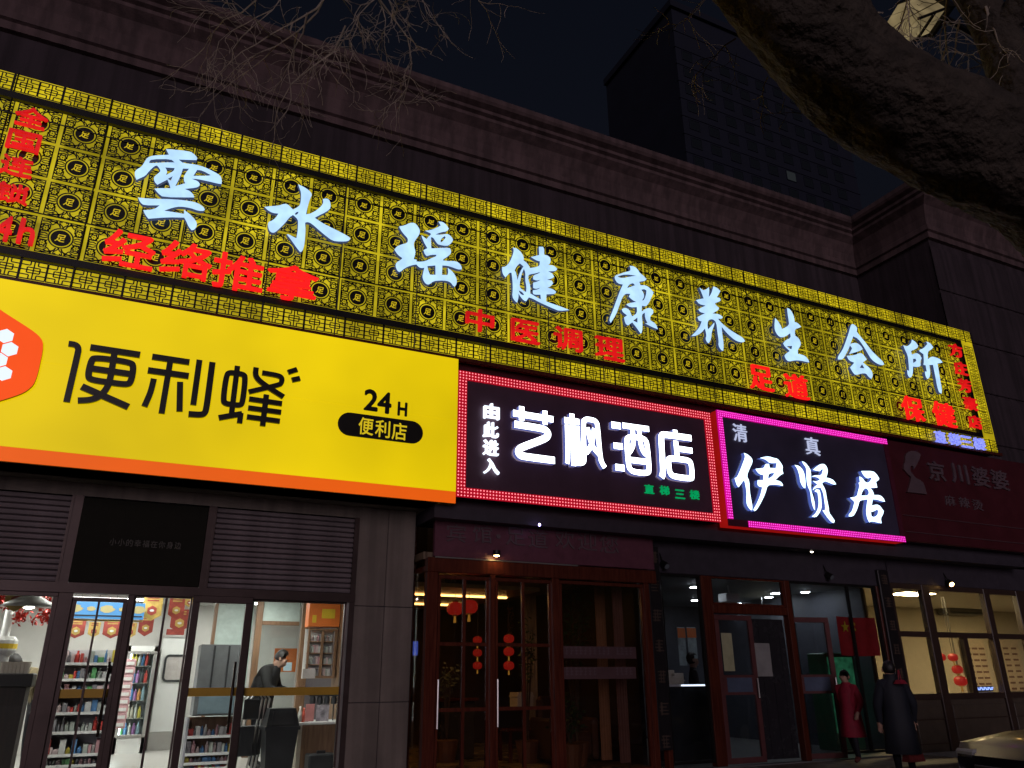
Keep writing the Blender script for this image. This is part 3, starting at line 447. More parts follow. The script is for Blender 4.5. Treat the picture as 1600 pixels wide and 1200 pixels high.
# left end wall and party walls
for x0, x1, n in ((-3.6, -3.45, 'wall'), (3.64, 3.70, 'party_wall'), (7.62, 7.70, 'party_wall'), (12.98, 13.05, 'party_wall'), (13.051, 13.10, 'party_wall'), (26.0, 26.2, 'wall')):
    mb = MB(); mb.box(x0, x1, 1.06 if n == 'party_wall' else .8, 8.2, 0, 3.8); part(n, mb, M_white if x0 < 3.64 else mat('plum_wall', (.05, .036, .045), .5) if x0 < 7.7 else mat('slate_wall', (.085, .09, .11), .5) if x0 < 13.05 else mat('warm_wall', (.60, .52, .36), .6, 0, .06), bld)

def shutter(x0, x1, z0, z1, label):
    sh = MB(); sh.box(x0-.03, x0, YS-.03, YS+.06, z0, z1); sh.box(x1, x1+.03, YS-.03, YS+.06, z0, z1); sh.box(x0, x1, YS+.045, YS+.06, z0, z1)
    root = part('roller_shutter', sh, M_alu, bld, label)
    n = 15; h = (z1-z0)/n
    s = MB()
    pr = [(YS+.03, 0), (YS-.004, h*.18), (YS-.012, h*.5), (YS-.004, h*.82), (YS+.03, h*.98)]
    vs = [(x, y, z) for x in (x0, x1) for y, z in pr]; k = len(pr)
    s.add(vs, [(i, i+k, i+k+1, i+1) for i in range(k-1)])
    first = s.build('slat', M_slat); first.parent = root; first.location = (0, 0, z0)
    for i in range(1, n):
        o = first.copy(); COL.objects.link(o); o.parent = root; o.location = (0, random.uniform(-.002, .002), z0 + i*h)
shutter(-3.4, -.78, 2.60, 3.63, 'brown roller shutter at the far left of the convenience store')
shutter(.90, 2.73, 2.60, 3.63, 'brown roller shutter over the glass pane right of the door')
mb = MB(); mb.box(-.65, .80, YS-.03, YS+.03, 2.60, 3.62, .01); pn = part('transom_panel', mb, mat('dark_film', (.016, .016, .012), .75, 0, .15, 6, spec=.1), bld, 'matt dark panel over the convenience store door')
for i, c in enumerate('小小的幸福在你身边'):
    letter(c, -.25 + i*.092, 3.10, .075, .085, YS-.034, .003, [mat('dull_grey_vinyl', (.10, .095, .08), .6), M_dark], pn, .0, key='v')
mb = MB()
for x0, x1 in ((-.78, -.65), (.80, .87)): mb.box(x0, x1, YS-.02, YS+.1, 2.56, 3.64)
mb.box(-3.45, 2.80, YS-.04, YS+.1, 2.485, 2.60); mb.box(2.73, 2.80, YS-.025, YS+.1, .2, 3.64)
part('shopfront_frame', mb, M_alu, bld)
mb = MB(); mb.box(2.70, 2.728, YS-.02, YS+.05, .2, 2.485); part('corner_trim', mb, M_alu2, bld)
# ------------------------------------------------------------------ massage parlour sign: the long lattice lightbox
BX0, BX1, BZ0, BZ1 = -2.62, 16.76, 6.04, 8.985
sg = thing('massage_parlour_sign', 'long yellow lattice lightbox with blue-white brush characters above all other signs', 'sign', (7, .45, BZ0))
mb = MB(); mb.box(BX0, BX1, .04, .46, BZ0+.01, BZ1-.02); part('lightbox', mb, M_black, sg)
IX0, IX1, IZ0, IZ1 = -2.62, 16.16, 6.44, 8.56
mb = MB(); mb.poly([[(IX0, IZ0), (IX1, IZ0), (IX1, IZ1), (IX0, IZ1)]], .035); part('lattice_backing', mb, E_lat, sg)
for a in ((BX0, BZ0, BX1, IZ0-.10), (BX0, IZ1+.10, BX1, BZ1), (IX1+.10, IZ0-.10, BX1, IZ1+.10)):
    mb = MB(); mb.poly([[(a[0], a[1]), (a[2], a[1]), (a[2], a[3]), (a[0], a[3])]], .034); part('border_backing', mb, E_latb, sg)
mb = MB(); mb.box(IX0, IX1+.10, -.035, .03, IZ1, IZ1+.10); mb.box(IX0, IX1+.10, -.035, .03, IZ0-.10, IZ0); mb.box(IX1, IX1+.10, -.036, .03, IZ0, IZ1)
part('inner_frame', mb, M_black, sg)
mb = MB(); mb.box(BX0, BX1+.03, -.03, .05, BZ0-.05, BZ0-.012); mb.box(BX0, BX1+.03, -.03, .05, BZ0-.011, BZ0+.012); part('bottom_rail', mb, M_mahog, sg)
# lattice tile
TW, TH = 0.5425, 0.53
def ring(mb, c, r0, r1, Y, n=20, f=None):
    vs = []
    for k in range(n):
        t = 2*pi*k/n; g = f(t) if f else 0
        vs += [(c[0]+(r0+g)*cos(t), Y, c[1]+(r0+g)*sin(t)), (c[0]+(r1+g*1.25)*cos(t), Y, c[1]+(r1+g*1.25)*sin(t))]
    mb.add(vs, [(2*k, 2*k+1, (2*k+3) % (2*n), (2*k+2) % (2*n)) for k in range(n)])
def tile_mesh():
    mb = MB(); W, H = TW, TH; Y = 0
    a, b = W/2-.022, H/2-.020; t = .015
    for x0, x1, z0, z1 in ((-a, a, b-t, b), (-a, a, -b, -b+t), (-a, -a+t, -b+t, b-t), (a-t, a, -b+t, b-t)):
        mb.poly([[(x0, z0), (x1, z0), (x1, z1), (x0, z1)]], Y)
    mb.add([(.112*cos(2*pi*k/24), Y-.001, .112*sin(2*pi*k/24)) for k in range(24)], [tuple(range(24))])
    ring(mb, (0, 0), .126, .144, Y-.001, 28)
    for sx in (-1, 1):
        for sz in (-1, 1):
            ring(mb, (sx*.185, sz*.105), .027, .049, Y, 30, lambda q: .0075*cos(6*q))
            ribbon_plate(mb, round_path([(sx*.03, sz*.145), (sx*.045, sz*.185), (sx*.085, sz*.205), (sx*.20, sz*.235)]), .019, Y, None)
            ribbon_plate(mb, round_path([(sx*.085, sz*.205), (sx*.12, sz*.16), (sx*.155, sz*.165), (sx*.20, sz*.172), (sx*.245, sz*.13)]), .015, Y, None)
            ribbon_plate(mb, round_path([(0, sz*.138), (sx*.012, sz*.175), (sx*.04, sz*.195), (sx*.052, sz*.222), (sx*.03, sz*.232), (sx*.022, sz*.215)]), .015, Y, None)
            ribbon_plate(mb, round_path([(sx*.10, sz*.22), (sx*.15, sz*.20), (sx*.23, sz*.195)]), .014, Y, None)
            ribbon_plate(mb, round_path([(sx*.145, sz*.018), (sx*.18, sz*.040), (sx*.215, sz*.028), (sx*.245, sz*.045)]), .016, Y, None)
            ribbon_plate(mb, round_path([(sx*.142, sz*.06), (sx*.155, sz*.09), (sx*.135, sz*.12), (sx*.14, sz*.155)]), .016, Y, None)
            mb.add([(sx*.115, Y, sz*.165), (sx*.140, Y, sz*.195), (sx*.185, Y, sz*.205), (sx*.150, Y, sz*.180)], [(0, 1, 2, 3)])
            mb.add([(sx*.06, Y, sz*.20), (sx*.075, Y, sz*.245), (sx*.10, Y, sz*.22), (sx*.085, Y, sz*.19)], [(0, 1, 2, 3)])
        ribbon_plate(mb, [(sx*.145, 0), (sx*.25, 0)], .013, Y, None)
        for sz in (-1, 1):
            ribbon_plate(mb, round_path([(sx*.135, sz*.05), (sx*.15, sz*.068), (sx*.185, sz*.055), (sx*.24, sz*.075)]), .010, Y, None)
            ribbon_plate(mb, round_path([(sx*.16, sz*.245), (sx*.17, sz*.215), (sx*.215, sz*.215), (sx*.245, sz*.20)]), .011, Y, None)
            ribbon_plate(mb, round_path([(sx*.235, sz*.09), (sx*.245, sz*.12), (sx*.235, sz*.155), (sx*.21, sz*.158)]), .010, Y, None)
            ring(mb, (sx*.185, sz*.105), .0, .009, Y, 8)
        ribbon_plate(mb, round_path([(sx*.225, .07), (sx*.235, .03), (sx*.222, 0), (sx*.235, -.03), (sx*.225, -.07)]), .014, Y, None)
    me = mb.build('lattice_tile', M_black).data
    return me
E_foot = emis('lit_roundel_cutout', (.72, .53, .010), .85, 0, 3, sample=False)
tme = tile_mesh(); bpy.data.objects.remove(bpy.data.objects['lattice_tile'])
gf = glyph_mesh('足', .012, 1, [E_foot, E_foot], 'foot').copy(); gf.transform(Matrix(((.105, 0, .02, 0), (0, .001, 0, 0), (0, 0, .105, 0), (0, 0, 0, 1))))
ncol = int((IX1 - IX0) / TW); off = (-1.425 - IX0) % TW
xs = [IX0 + off + i*TW for i in range(-1, ncol + 2)]
xs = [x for x in xs if x - TW/2 > IX0 - .3 and x + TW/2 < IX1 + .12]
o7 = Vector(ORG[sg.name])
for i, x in enumerate(xs):
    for j in range(4):
        o = bpy.data.objects.new('lattice_tile', tme); COL.objects.link(o); o.parent = sg
        z = IZ0 + TH/2 + j*TH
        o.location = Vector((x + random.uniform(-.003, .003), -.006, z)) - o7
        g = bpy.data.objects.new('roundel_character', gf); COL.objects.link(g); g.parent = o; g.location = (0, -.003, 0)
# border fret tile
BW, BH = .285, .262
def fret_mesh(W, H, nm):
    mb = MB(); t = .016
    def ln(*p): ribbon_plate(mb, [(u*W, v*H) for u, v in p], t, 0, None)
    ln((-.485, -.5), (.485, -.5)); ln((-.485, .5), (.485, .5)); ln((-.485, -.5), (-.485, .5)); ln((.485, -.5), (.485, .5))
    ln((0, -.5), (0, .5)); ln((-.485, 0), (-.24, 0)); ln((.24, 0), (.485, 0))
    ln((-.24, -.15), (.24, -.15)); ln((-.24, .15), (.24, .15)); ln((-.24, -.15), (-.24, .15)); ln((.24, -.15), (.24, .15)); ln((-.24, 0), (.24, 0))
    for sx in (-1, 1):
        for sz in (-1, 1):
            ln((sx*.485, sz*.27), (sx*.14, sz*.27)); ln((sx*.14, sz*.27), (sx*.14, sz*.5))
    o = mb.build(nm, M_black); me = o.data; bpy.data.objects.remove(o); return me
fme = fret_mesh(BW, BH*.92, 'border_fret'); sme = fret_mesh(.285, .27, 'border_fret')
n = int((BX1 - BX0) / BW)
for i in range(n + 1):
    x = BX0 + .14 + i*BW
    for z in (6.198, 8.815):
        if x > BX1 - .1: continue
        o = bpy.data.objects.new('border_fret', fme); COL.objects.link(o); o.parent = sg; o.location = Vector((x, -.004, z)) - o7
for j in range(7):
    o = bpy.data.objects.new('border_fret', sme); COL.objects.link(o); o.parent = sg; o.location = Vector((16.52, -.004, 6.62 + j*.30)) - o7
mb = MB()
for i in range(int((BX1-BX0)/.57)):       # panel joints and the cables fixed in front of the panels
    x = BX0 + .28 + i*.57
    mb.box(x-.014, x+.014, -.012, -.005, BZ0+.02, IZ0-.10); mb.box(x-.014, x+.014, -.012, -.005, IZ1+.10, BZ1-.03)
part('panel_joint', mb, M_black, sg, kind='stuff')
for i in range(17):
    x = -2.35 + i*1.115 + random.uniform(-.1, .1)
    mb = MB(); mb.tube([(x, -.02, BZ0+.02), (x+.004, -.03, 7.2), (x-.004, -.02, BZ1-.02)], .010, 5); part('cable', mb, M_black, sg)
for z in (8.33, 6.98):
    mb = MB(); mb.tube([(BX0 + k*.8, -.022, z + random.uniform(-.012, .012)) for k in range(25)], .010, 5); part('cable', mb, M_black, sg)
# brush characters
for k in ('cloud', 'water', 'jade', 'strong', 'well', 'nourish', 'life', 'meet', 'place'):
    outline_letter(k, -.14, -.075, [E_white, E_whiteside], sg, 'brush_letter')
RED = [E_red, E_redside]; REDD = [E_reds, E_redside]
def row(chars, pts, wpx, hpx, Yf, depth, mats, parent, bold=.03, shear=0.0, name='letter', key='r'):
    for c, (px, py) in zip(chars, pts):
        p = at(px, py, Yf)
        w = (at(px + wpx/2, py + wpx*.11, Yf) - at(px - wpx/2, py - wpx*.11, Yf)).x
        h = at(px, py - hpx/2, Yf).z - at(px, py + hpx/2, Yf).z
        letter(c, p.x, p.z, w, h, Yf + depth, depth, mats, parent, bold, shear, name, key)
row('经络推拿', [(203, 388), (292, 405), (373, 425), (458, 441)], 80, 55, -.10, .05, RED, sg, .011, key='r1')
row('全国连锁', [(49, 182), (37, 219), (26, 258), (19, 300)], 52, 30, -.10, .05, REDD, sg, .010, key='r2')
row('24h', [(-36, 345), (6, 355), (42, 361)], 26, 40, -.10, .05, REDD, sg, .010, key='r2')
row('中医调理', [(751, 500), (822, 517), (889, 529), (954, 544)], 44, 34, -.10, .05, REDD, sg, .010, key='r2')
row('足道', [(1191, 590), (1246, 603)], 37, 37, -.10, .05, RED, sg, .010, key='r1')
row('保健', [(1428, 638), (1477, 647)], 34, 36, -.10, .05, RED, sg, .010, key='r1')
row('方庄芳豪店', [(1495, 547), (1503, 575), (1509, 602), (1518, 630), (1525, 659)], 20, 19, -.10, .05, REDD, sg, .007, key='r2')
row('直梯三楼', [(1471, 682), (1493, 686), (1512, 690), (1532, 693)], 17, 17, -.08, .05, [E_blue, E_blue], sg, .008, key='b')

# ------------------------------------------------------------------ convenience store sign
ss = thing('convenience_store_sign', 'large plain yellow lightbox with black characters and orange strip along the bottom', 'sign', (0, .3, 3.8))
SX0, SX1, SZ0, SZ1 = -9.0, 3.955, 3.80, 6.00
mb = MB(); mb.box(SX0, SX1, -.05, .46, SZ0, SZ1, .01); part('lightbox', mb, mat('yellow_side', (.45, .30, .02), .5), ss)
for a, b, c, d in ((SX0, SX1-.005, SZ0+.172, 5.02), (SX0, SX1-.005, 5.023, SZ1-.006)):
    mb = MB(); mb.box(a, b, -.062, -.052, c, d); part('face_panel', mb, E_yellow, ss)
mb = MB(); mb.box(SX0, SX1-.005, -.062, -.052, SZ0+.004, SZ0+.168); part('orange_strip', mb, E_orange, ss)
M_char = [mat('black_acrylic', (.016, .013, .010), .35, 0, .2), mat('black_acrylic_side', (.02, .017, .012), .4)]
for k in ('bian', 'li', 'fengb'): stroke_letter(k, -.10, -.064, M_char, ss, it=3)
# emblem: orange rounded hexagon with white cells
hexc = at(-62, 545, -.1)
def P2(px, py, Y=-.1): p = at(px, py, Y); return (p.x, p.z)
s = 635/90
hr = [P2(-130, 560), P2(-118, 520), P2(-62, 465), P2(-20, 468)] + [P2(0 + a/s, 470 + b/s) for a, b in ((0, 100), (410, 360), (490, 470), (395, 905), (270, 1015), (0, 1105))] + [P2(-60, 640), P2(-110, 615)]
hr2 = hr
for _ in range(2): hr2 = smooth_loop(hr2, .2, 170)
mb = MB(); mb.plate([hr2], -.105, -.064, side=1); em = part('emblem', mb, [E_logo, mat('orange_side', (.30, .06, .01), .5)], ss)
for a, b in ((60, 390), (108, 536), (-10, 655), (40, 803), (-110, 560), (-120, 420), (-95, 790), (-190, 690)):
    cxp = P2(a/s, 470 + b/s); mb = MB(); R = .090
    mb.plate([[(cxp[0] + R*cos(pi/6 + pi/3*k + .0), cxp[1] + R*sin(pi/6 + pi/3*k)) for k in range(6)]], -.109, -.106); part('white_cell', mb, E_logow, em)
row('24', [(580, 625), (601, 629)], 22, 34, -.075, .01, M_char, ss, .03, key='k')
row('H', [(629, 639)], 15, 22, -.075, .01, M_char, ss, .035, key='k')
pc = at(596, 669, -.075); rw, rh = .50, .165
pill = []
for k in range(13): t = -pi/2 + pi*k/12; pill.append((pc.x + rw - rh*.0 + rh*cos(t) - rh*.35, pc.z + rh*sin(t)*1.0))
for k in range(13): t = pi/2 + pi*k/12; pill.append((pc.x - rw + rh*cos(t) + rh*.35, pc.z + rh*sin(t)*1.0))
mb = MB(); mb.plate([pill], -.075, -.064, side=1); pl = part('pill_plate', mb, M_char, ss)
row('便利店', [(572, 666), (598, 670), (624, 674)], 23, 27, -.079, .003, [E_foot, E_foot], pl, .012, key='pl')

# ------------------------------------------------------------------ framed LED signs
def led_sign(root, x0, x1, z0, z1, Yf, fw, core, strip, dot, sides, back, rows=4, pitch=.043, gaps=()):
    mb = MB(); mb.box(x0+.004, x1-.004, Yf+.012, Yf+.22, z0+.004, z1-.004); part('box', mb, core, root)
    mb = MB(); mb.box(x0+fw, x1-fw, Yf+.004, Yf+.0115, z0+fw, z1-fw); part('face_panel', mb, back, root)
    runs = dict(top=(x0, x1, z1-fw, z1), bottom=(x0, x1, z0, z0+fw), left=(x0, x0+fw, z0+fw, z1-fw), right=(x1-fw, x1, z0+fw, z1-fw))
    for nm, (a, b, c, d) in runs.items():
        lit = nm in sides
        g = gaps.get(nm, 0) if gaps else 0
        mb = MB(); mb.box(a, b, Yf-.012, Yf+.011, c, d); st = part('led_strip', mb, (strip if lit and not g else mat('unlit_led_strip', (.10, .012, .03), .5)), root)
        if not lit: continue
        if g:
            mb = MB(); mb.box(a+g, b-.0, Yf-.016, Yf-.0125, c+.002, d-.002); part('led_strip', mb, strip, root)
        md = MB(); r = .0125
        nx = max(1, int(round((b-a-g)/pitch))); nz = max(1, int(round((d-c)/pitch)))
        if nm in ('top', 'bottom'): nz = rows
        else: nx = rows
        for i in range(nx):
            for j in range(nz):
                xx = a + g + (i+.5)*(b-a-g)/nx; zz = c + (j+.5)*(d-c)/nz
                md.add([(xx-r, Yf-.017, zz), (xx, Yf-.017, zz-r), (xx+r, Yf-.017, zz), (xx, Yf-.017, zz+r), (xx, Yf-.026, zz)], [(0, 1, 4), (1, 2, 4), (2, 3, 4), (3, 0, 4)])
        part('led_dots', md, dot, root, kind='stuff')
E_rs = emis('red_led_strip', (.62, .003, .022), .60, .2, 8)
E_rd = emis('red_led_dot', (1.0, .24, .28), 1.9, 0, 3, sample=False)
E_ps = emis('pink_led_strip', (.88, .0, .40), .66, .2, 8)
E_pd = emis('pink_led_dot', (1.0, .10, .80), 1.5, 0, 3, sample=False)
M_face = mat('dark_plum_panel', (.085, .040, .066), .5, 0, .25, 1.2)
M_face2 = mat('dark_navy_panel', (.055, .046, .085), .5, 0, .25, 1.2)
hs = thing('hotel_sign', 'dark sign framed by red LED strips with white characters', 'sign', (6, .2, 3.9))
led_sign(hs, 3.995, 8.76, 3.925, 5.86, .04, .142, M_black, E_rs, E_rd, ('top', 'bottom', 'left', 'right'), M_face, rows=3, pitch=.050)
for k in ('yi4', 'feng', 'jiu', 'dian'): stroke_letter(k, -.045, .03, [E_hot, E_hotside], hs, it=2)
row('由此进入', [(769, 642), (768, 671), (768, 699), (769, 728)], 24, 24, -.02, .05, [E_small, E_hotside], hs, .024, key='s')
row('直梯三楼', [(1015, 764), (1039, 766), (1063, 772), (1086, 773)], 15, 14, .02, .02, [E_green, E_green], hs, .02, key='g')
ns = thing('restaurant_sign', 'dark sign framed by magenta LED strips with pale blue brush characters', 'sign', (11, .2, 3.9))
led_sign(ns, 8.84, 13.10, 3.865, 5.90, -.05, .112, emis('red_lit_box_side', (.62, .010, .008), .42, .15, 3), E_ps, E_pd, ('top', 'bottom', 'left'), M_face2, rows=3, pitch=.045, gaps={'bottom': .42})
for k in ('yi', 'xian', 'ju'): outline_letter(k, -.13, -.055, [E_noodle, E_nside], ns, 'brush_letter')
row('清真', [(1157, 676), (1270, 697)], 22, 27, -.075, .02, [emis('dim_white_letter', (.62, .68, .95), .75), E_nside], ns, .004, key='q')
# unlit maroon sign of the next shop
ms = thing('unlit_maroon_sign', 'unlit maroon shop sign with faint characters beside the magenta framed sign', 'sign', (15, .3, 3.9))
mb = MB(); mb.box(13.18, 19.5, .06, .35, 3.92, 5.95, .02); part('panel', mb, M_maroon, ms)
M_ghost = [mat('dull_mauve_letter', (.13, .085, .10), .6), mat('dull_mauve_side', (.10, .05, .06), .6)]
mb = MB(); mb.plate([smooth_loop(pairs(OUTLINES['granny'][0][0]))], .02, .062, side=1); part('head_emblem', mb, M_ghost, ms)
row('京川婆婆', [(1464, 736), (1500, 740), (1533, 745), (1563, 750)], 27, 30, .03, .03, M_ghost, ms, .02, key='gh')
row('麻辣烫', [(1485, 782), (1507, 785), (1528, 789)], 17, 16, .04, .02, M_ghost, ms, .01, key='gh')
mb = MB(); mb.box(13.3, 19.4, .045, .06, 4.42, 4.435); mb.box(13.3, 19.4, .045, .06, 4.10, 4.115); part('moulding_line', mb, M_ghost[1], ms)
# dark board between the long sign and the hotel sign
mb = MB(); mb.box(3.97, 13.3, .10, .45, 5.88, 6.0); part('back_board', mb, M_maroon, bld)
mb = MB(); mb.box(3.97, 19.5, .28, .46, 3.80, 5.88); part('back_board', mb, M_dark, bld)
# ------------------------------------------------------------------ generic glazed frame helper
def frame(mb, x0, x1, z0, z1, Y, w, d=.06, bev=.006):
    mb.box(x0, x1, Y-d/2, Y+d/2, z1-w, z1, bev); mb.box(x0, x1, Y-d/2, Y+d/2, z0, z0+w, bev)
    mb.box(x0, x0+w, Y-d/2+.001, Y+d/2-.001, z0+w, z1-w); mb.box(x1-w, x1, Y-d/2+.001, Y+d/2-.001, z0+w, z1-w)
def pane(x0, x1, z0, z1, Y, m_, parent, name='pane'):
    mb = MB(); mb.box(x0, x1, Y-.003, Y+.003, z0, z1); return part(name, mb, m_, parent)
FZ = .25
# ---- convenience store: floor, ceiling, back wall
mb = MB(); mb.box(-3.45, 3.64, .66, 8.2, .10, FZ); part('shop_floor', mb, M_tile, bld)
mb = MB(); mb.box(-3.45, 3.64, .83, 8.2, 3.0, 3.1); part('ceiling', mb, M_white, bld)
mb = MB(); mb.box(-3.45, 3.64, 8.05, 8.2, FZ, 3.0); part('back_wall', mb, mat('store_wall', (.62, .60, .57), .6, 0, .05), bld)
E_ceil = emis('ceiling_light_panel', (1.0, .97, .91), 32)
for i, (x, y) in enumerate(((-2.3, 2.3), (-.3, 2.3), (1.9, 2.3), (-2.3, 4.6), (-.3, 4.6), (1.9, 4.6), (-.3, 6.7), (1.9, 6.7))):
    l = thing('ceiling_light', 'white LED panel in the convenience store ceiling, %s row, %s' % (('front', 'front', 'front', 'middle', 'middle', 'middle', 'rear', 'rear')[i], ('left', 'centre', 'right', 'left', 'centre', 'right', 'centre', 'right')[i]), 'ceiling light', (x, y, 2.97), 'ceiling lights in the convenience store')
    mb = MB(); mb.box(x-.62, x+.62, y-.17, y+.17, 2.955, 2.999); part('housing', mb, M_white, l)
    mb = MB(); mb.box(x-.6, x+.6, y-.15, y+.15, 2.948, 2.9545); part('diffuser', mb, E_ceil, l)
# shopfront: fixed window, door leaf, sidelight, sliding leaf, right pane
win = MB(); frame(win, -3.4, -.72, FZ, 2.485, YS+.02, .05); w1 = part('window', win, M_alu, bld); pane(-3.35, -.77, FZ+.05, 2.435, YS+.02, M_glass, w1)
mb = MB(); mb.box(-.72, -.565, YS-.03, YS+.10, FZ, 2.485, .006); mb.box(.02, .095, YS-.03, YS+.10, FZ, 2.485, .006); part('door_post', mb, M_alu, bld)
E_stripe = mat('gold_door_stripe', (.52, .30, .02), .5, 0, .08)
def leaf(x0, x1, z1, Y, w, muntins, label, hx=None, stripe=(1.33, 1.425)):
    f = MB(); frame(f, x0, x1, FZ+.01, z1, Y, w)
    d = part('door', f, M_alu, bld, label)
    xs_ = [x0+w] + muntins + [x1-w]
    for a, b in zip(xs_[:-1], xs_[1:]):
        aa = a + (.012 if a in muntins else 0); bb = b - (.012 if b in muntins else 0)
        pane(aa, bb, FZ+.01+w, z1-w, Y, M_glass, d)
        s_ = MB(); s_.box(aa, bb, Y-.008, Y-.005, *stripe); part('safety_stripe', s_, E_stripe, d)
    for m_ in muntins:
        s_ = MB(); s_.box(m_-.012, m_+.012, Y-.02, Y+.02, FZ+.01+w, z1-w); part('muntin', s_, M_alu, d)
    if hx:
        h = MB(); h.tube([(hx, Y-.08, .92), (hx, Y-.08, 1.72)], .016, 8)
        for z in (1.0, 1.64): h.tube([(hx, Y-.08, z), (hx, Y, z)], .01, 6)
        part('handle', h, mat('handle_metal', (.05, .035, .03), .3, .7), d, smooth=True)
    return d
leaf(-.565, .02, 2.44, YS+.02, .045, [-.285], 'left glass door leaf with a gold stripe', -.06)
leaf(.75, 1.47, 2.50, YS-.06, .085, [], 'open sliding glass door leaf with a thick frame', 1.33)
sl = MB(); frame(sl, .095, .75, FZ, 2.485, YS+.03, .02); w2 = part('window', sl, M_alu, bld); pane(.115, .437, FZ+.02, 2.465, YS+.03, M_glass, w2); pane(.463, .73, FZ+.02, 2.465, YS+.03, M_glass, w2)
mb = MB(); mb.box(.437, .463, YS, YS+.06, FZ+.02, 2.465); part('mullion', mb, M_alu, w2)
sl = MB(); frame(sl, 1.47, 2.70, FZ, 2.485, YS+.04, .022); w3 = part('window', sl, M_alu, bld); pane(1.492, 2.678, FZ+.022, 2.463, YS+.04, M_glass, w3)
mb = MB(); mb.box(1.492, 2.678, YS+.028, YS+.034, 1.325, 1.42); part('safety_stripe', mb, E_stripe, w3)

# ---- goods
GOODS = [mat('pack_%d' % i, c, .45) for i, c in enumerate([(.55, .06, .05), (.10, .25, .50), (.62, .50, .08), (.12, .38, .14), (.66, .64, .60), (.42, .18, .42), (.70, .30, .10), (.06, .06, .07), (.35, .50, .58), (.60, .52, .42)])]
PINKS = [mat('pale_pack_%d' % i, c, .45) for i, c in enumerate([(.62, .48, .48), (.60, .60, .58), (.55, .30, .32), (.40, .44, .40), (.25, .24, .26)])]
def goods(mb, x0, x1, y0, y1, z, hmin, hmax, nm=10, wmin=.035, wmax=.085, bot=.45):
    x = x0
    while x < x1 - wmin:
        w = random.uniform(wmin, wmax); w = min(w, x1-x); h = random.uniform(hmin, hmax)
        mb.cur = random.randrange(nm)
        if random.random() < bot:
            r = min(w, .08)*.45; mb.lathe((x+w/2, y0+.06, z), [(r, 0), (r, h*.65), (r*.45, h*.8), (r*.4, h)], 8)
        else: mb.box(x+.003, x+w-.003, y0+random.uniform(0, .03), y1, z, z+h)
        x += w
def shelf_unit(name, label, x0, x1, y0, y1, z0, zs, ztop, mframe, pal=GOODS, hm=(.10, .24), back=None):
    t = thing(name, label, 'shelf', ((x0+x1)/2, (y0+y1)/2, z0))
    for x in (x0, x1-.03):
        mb = MB(); mb.box(x, x+.03, y0, y1, z0, ztop); part('upright', mb, mframe, t)
    mb = MB(); mb.box(x0+.03, x1-.03, y1-.02, y1, z0, ztop); part('back_panel', mb, back or mframe, t)
    g = MB()
    for z in zs:
        mb = MB(); mb.box(x0+.03, x1-.03, y0, y1-.02, z-.025, z, .004); part('shelf_board', mb, mframe, t)
        mb = MB(); mb.box(x0+.03, x1-.03, y0-.008, y0-.001, z-.03, z+.008); part('price_strip', mb, M_white, t)
        nxt = min([q for q in zs if q > z] + [ztop + .2]) - z
        goods(g, x0+.04, x1-.04, y0+.03, y1-.05, z, min(hm[0], nxt*.5), min(hm[1], nxt-.06), len(pal))
    tag(g.build('packaged_goods', pal), 'packets and bottles crowded on the ' + label, 'goods', kind='stuff')
    return t
def wx(px, py, Y): return at(px, py, Y).x
def wz(px, py, Y): return at(px, py, Y).z
M_shelf = mat('grey_shelf', (.34, .34, .37), .5, .2)
g4 = 3.4
zs = [wz(130, y, g4) for y in (1036, 1061, 1084, 1113, 1143, 1178)] + [.42]
shelf_unit('gondola_shelf', 'grey metal gondola shelf behind the left glass door', wx(72, 1060, g4), wx(187, 1060, g4), g4, g4+.45, FZ, zs, wz(130, 1014, g4), M_shelf, PINKS + PINKS + GOODS[:4], (.06, .2), mat('shelf_back', (.55, .54, .56), .5))
# refrigerator at the back wall
fy = 7.3
fx0, fx1 = wx(188, 1080, fy), wx(238, 1080, fy); fz1 = wz(212, 1009, fy)
fr = thing('drinks_refrigerator', 'white upright drinks fridge with glass door at the back of the store', 'refrigerator', ((fx0+fx1)/2, fy+.3, FZ))
mb = MB(); mb.box(fx0, fx0+.07, fy, fy+.65, FZ, fz1); mb.box(fx1-.07, fx1, fy, fy+.65, FZ, fz1); mb.box(fx0, fx1, fy, fy+.65, fz1-.1, fz1); mb.box(fx0, fx1, fy, fy+.65, FZ, FZ+.28); mb.box(fx0, fx1, fy+.6, fy+.64, FZ, fz1); part('body', mb, M_white, fr)
g = MB(); zz = FZ + .30
while zz < fz1 - .3:
    mb = MB(); mb.box(fx0+.08, fx1-.08, fy+.05, fy+.55, zz-.015, zz); part('shelf_board', mb, M_alu2, fr)
    goods(g, fx0+.09, fx1-.09, fy+.08, fy+.45, zz, .2, .26, 10, .06, .075, 1.0); zz += .31
tag(g.build('bottled_drinks', GOODS), 'bottled drinks in rows inside the white fridge', 'drinks', kind='stuff')
mb = MB(); mb.box(fx0+.08, fx0+.10, fy+.03, fy+.05, FZ+.32, fz1-.12); part('light_tube', mb, emis('fridge_tube', (.9, .97, 1), 14), fr)
f = MB(); frame(f, fx0+.02, fx1-.02, FZ+.28, fz1-.1, fy-.02, .05, .03); fd = part('door', f, M_alu2, fr); pane(fx0+.07, fx1-.07, FZ+.33, fz1-.15, fy-.02, M_glass, fd)
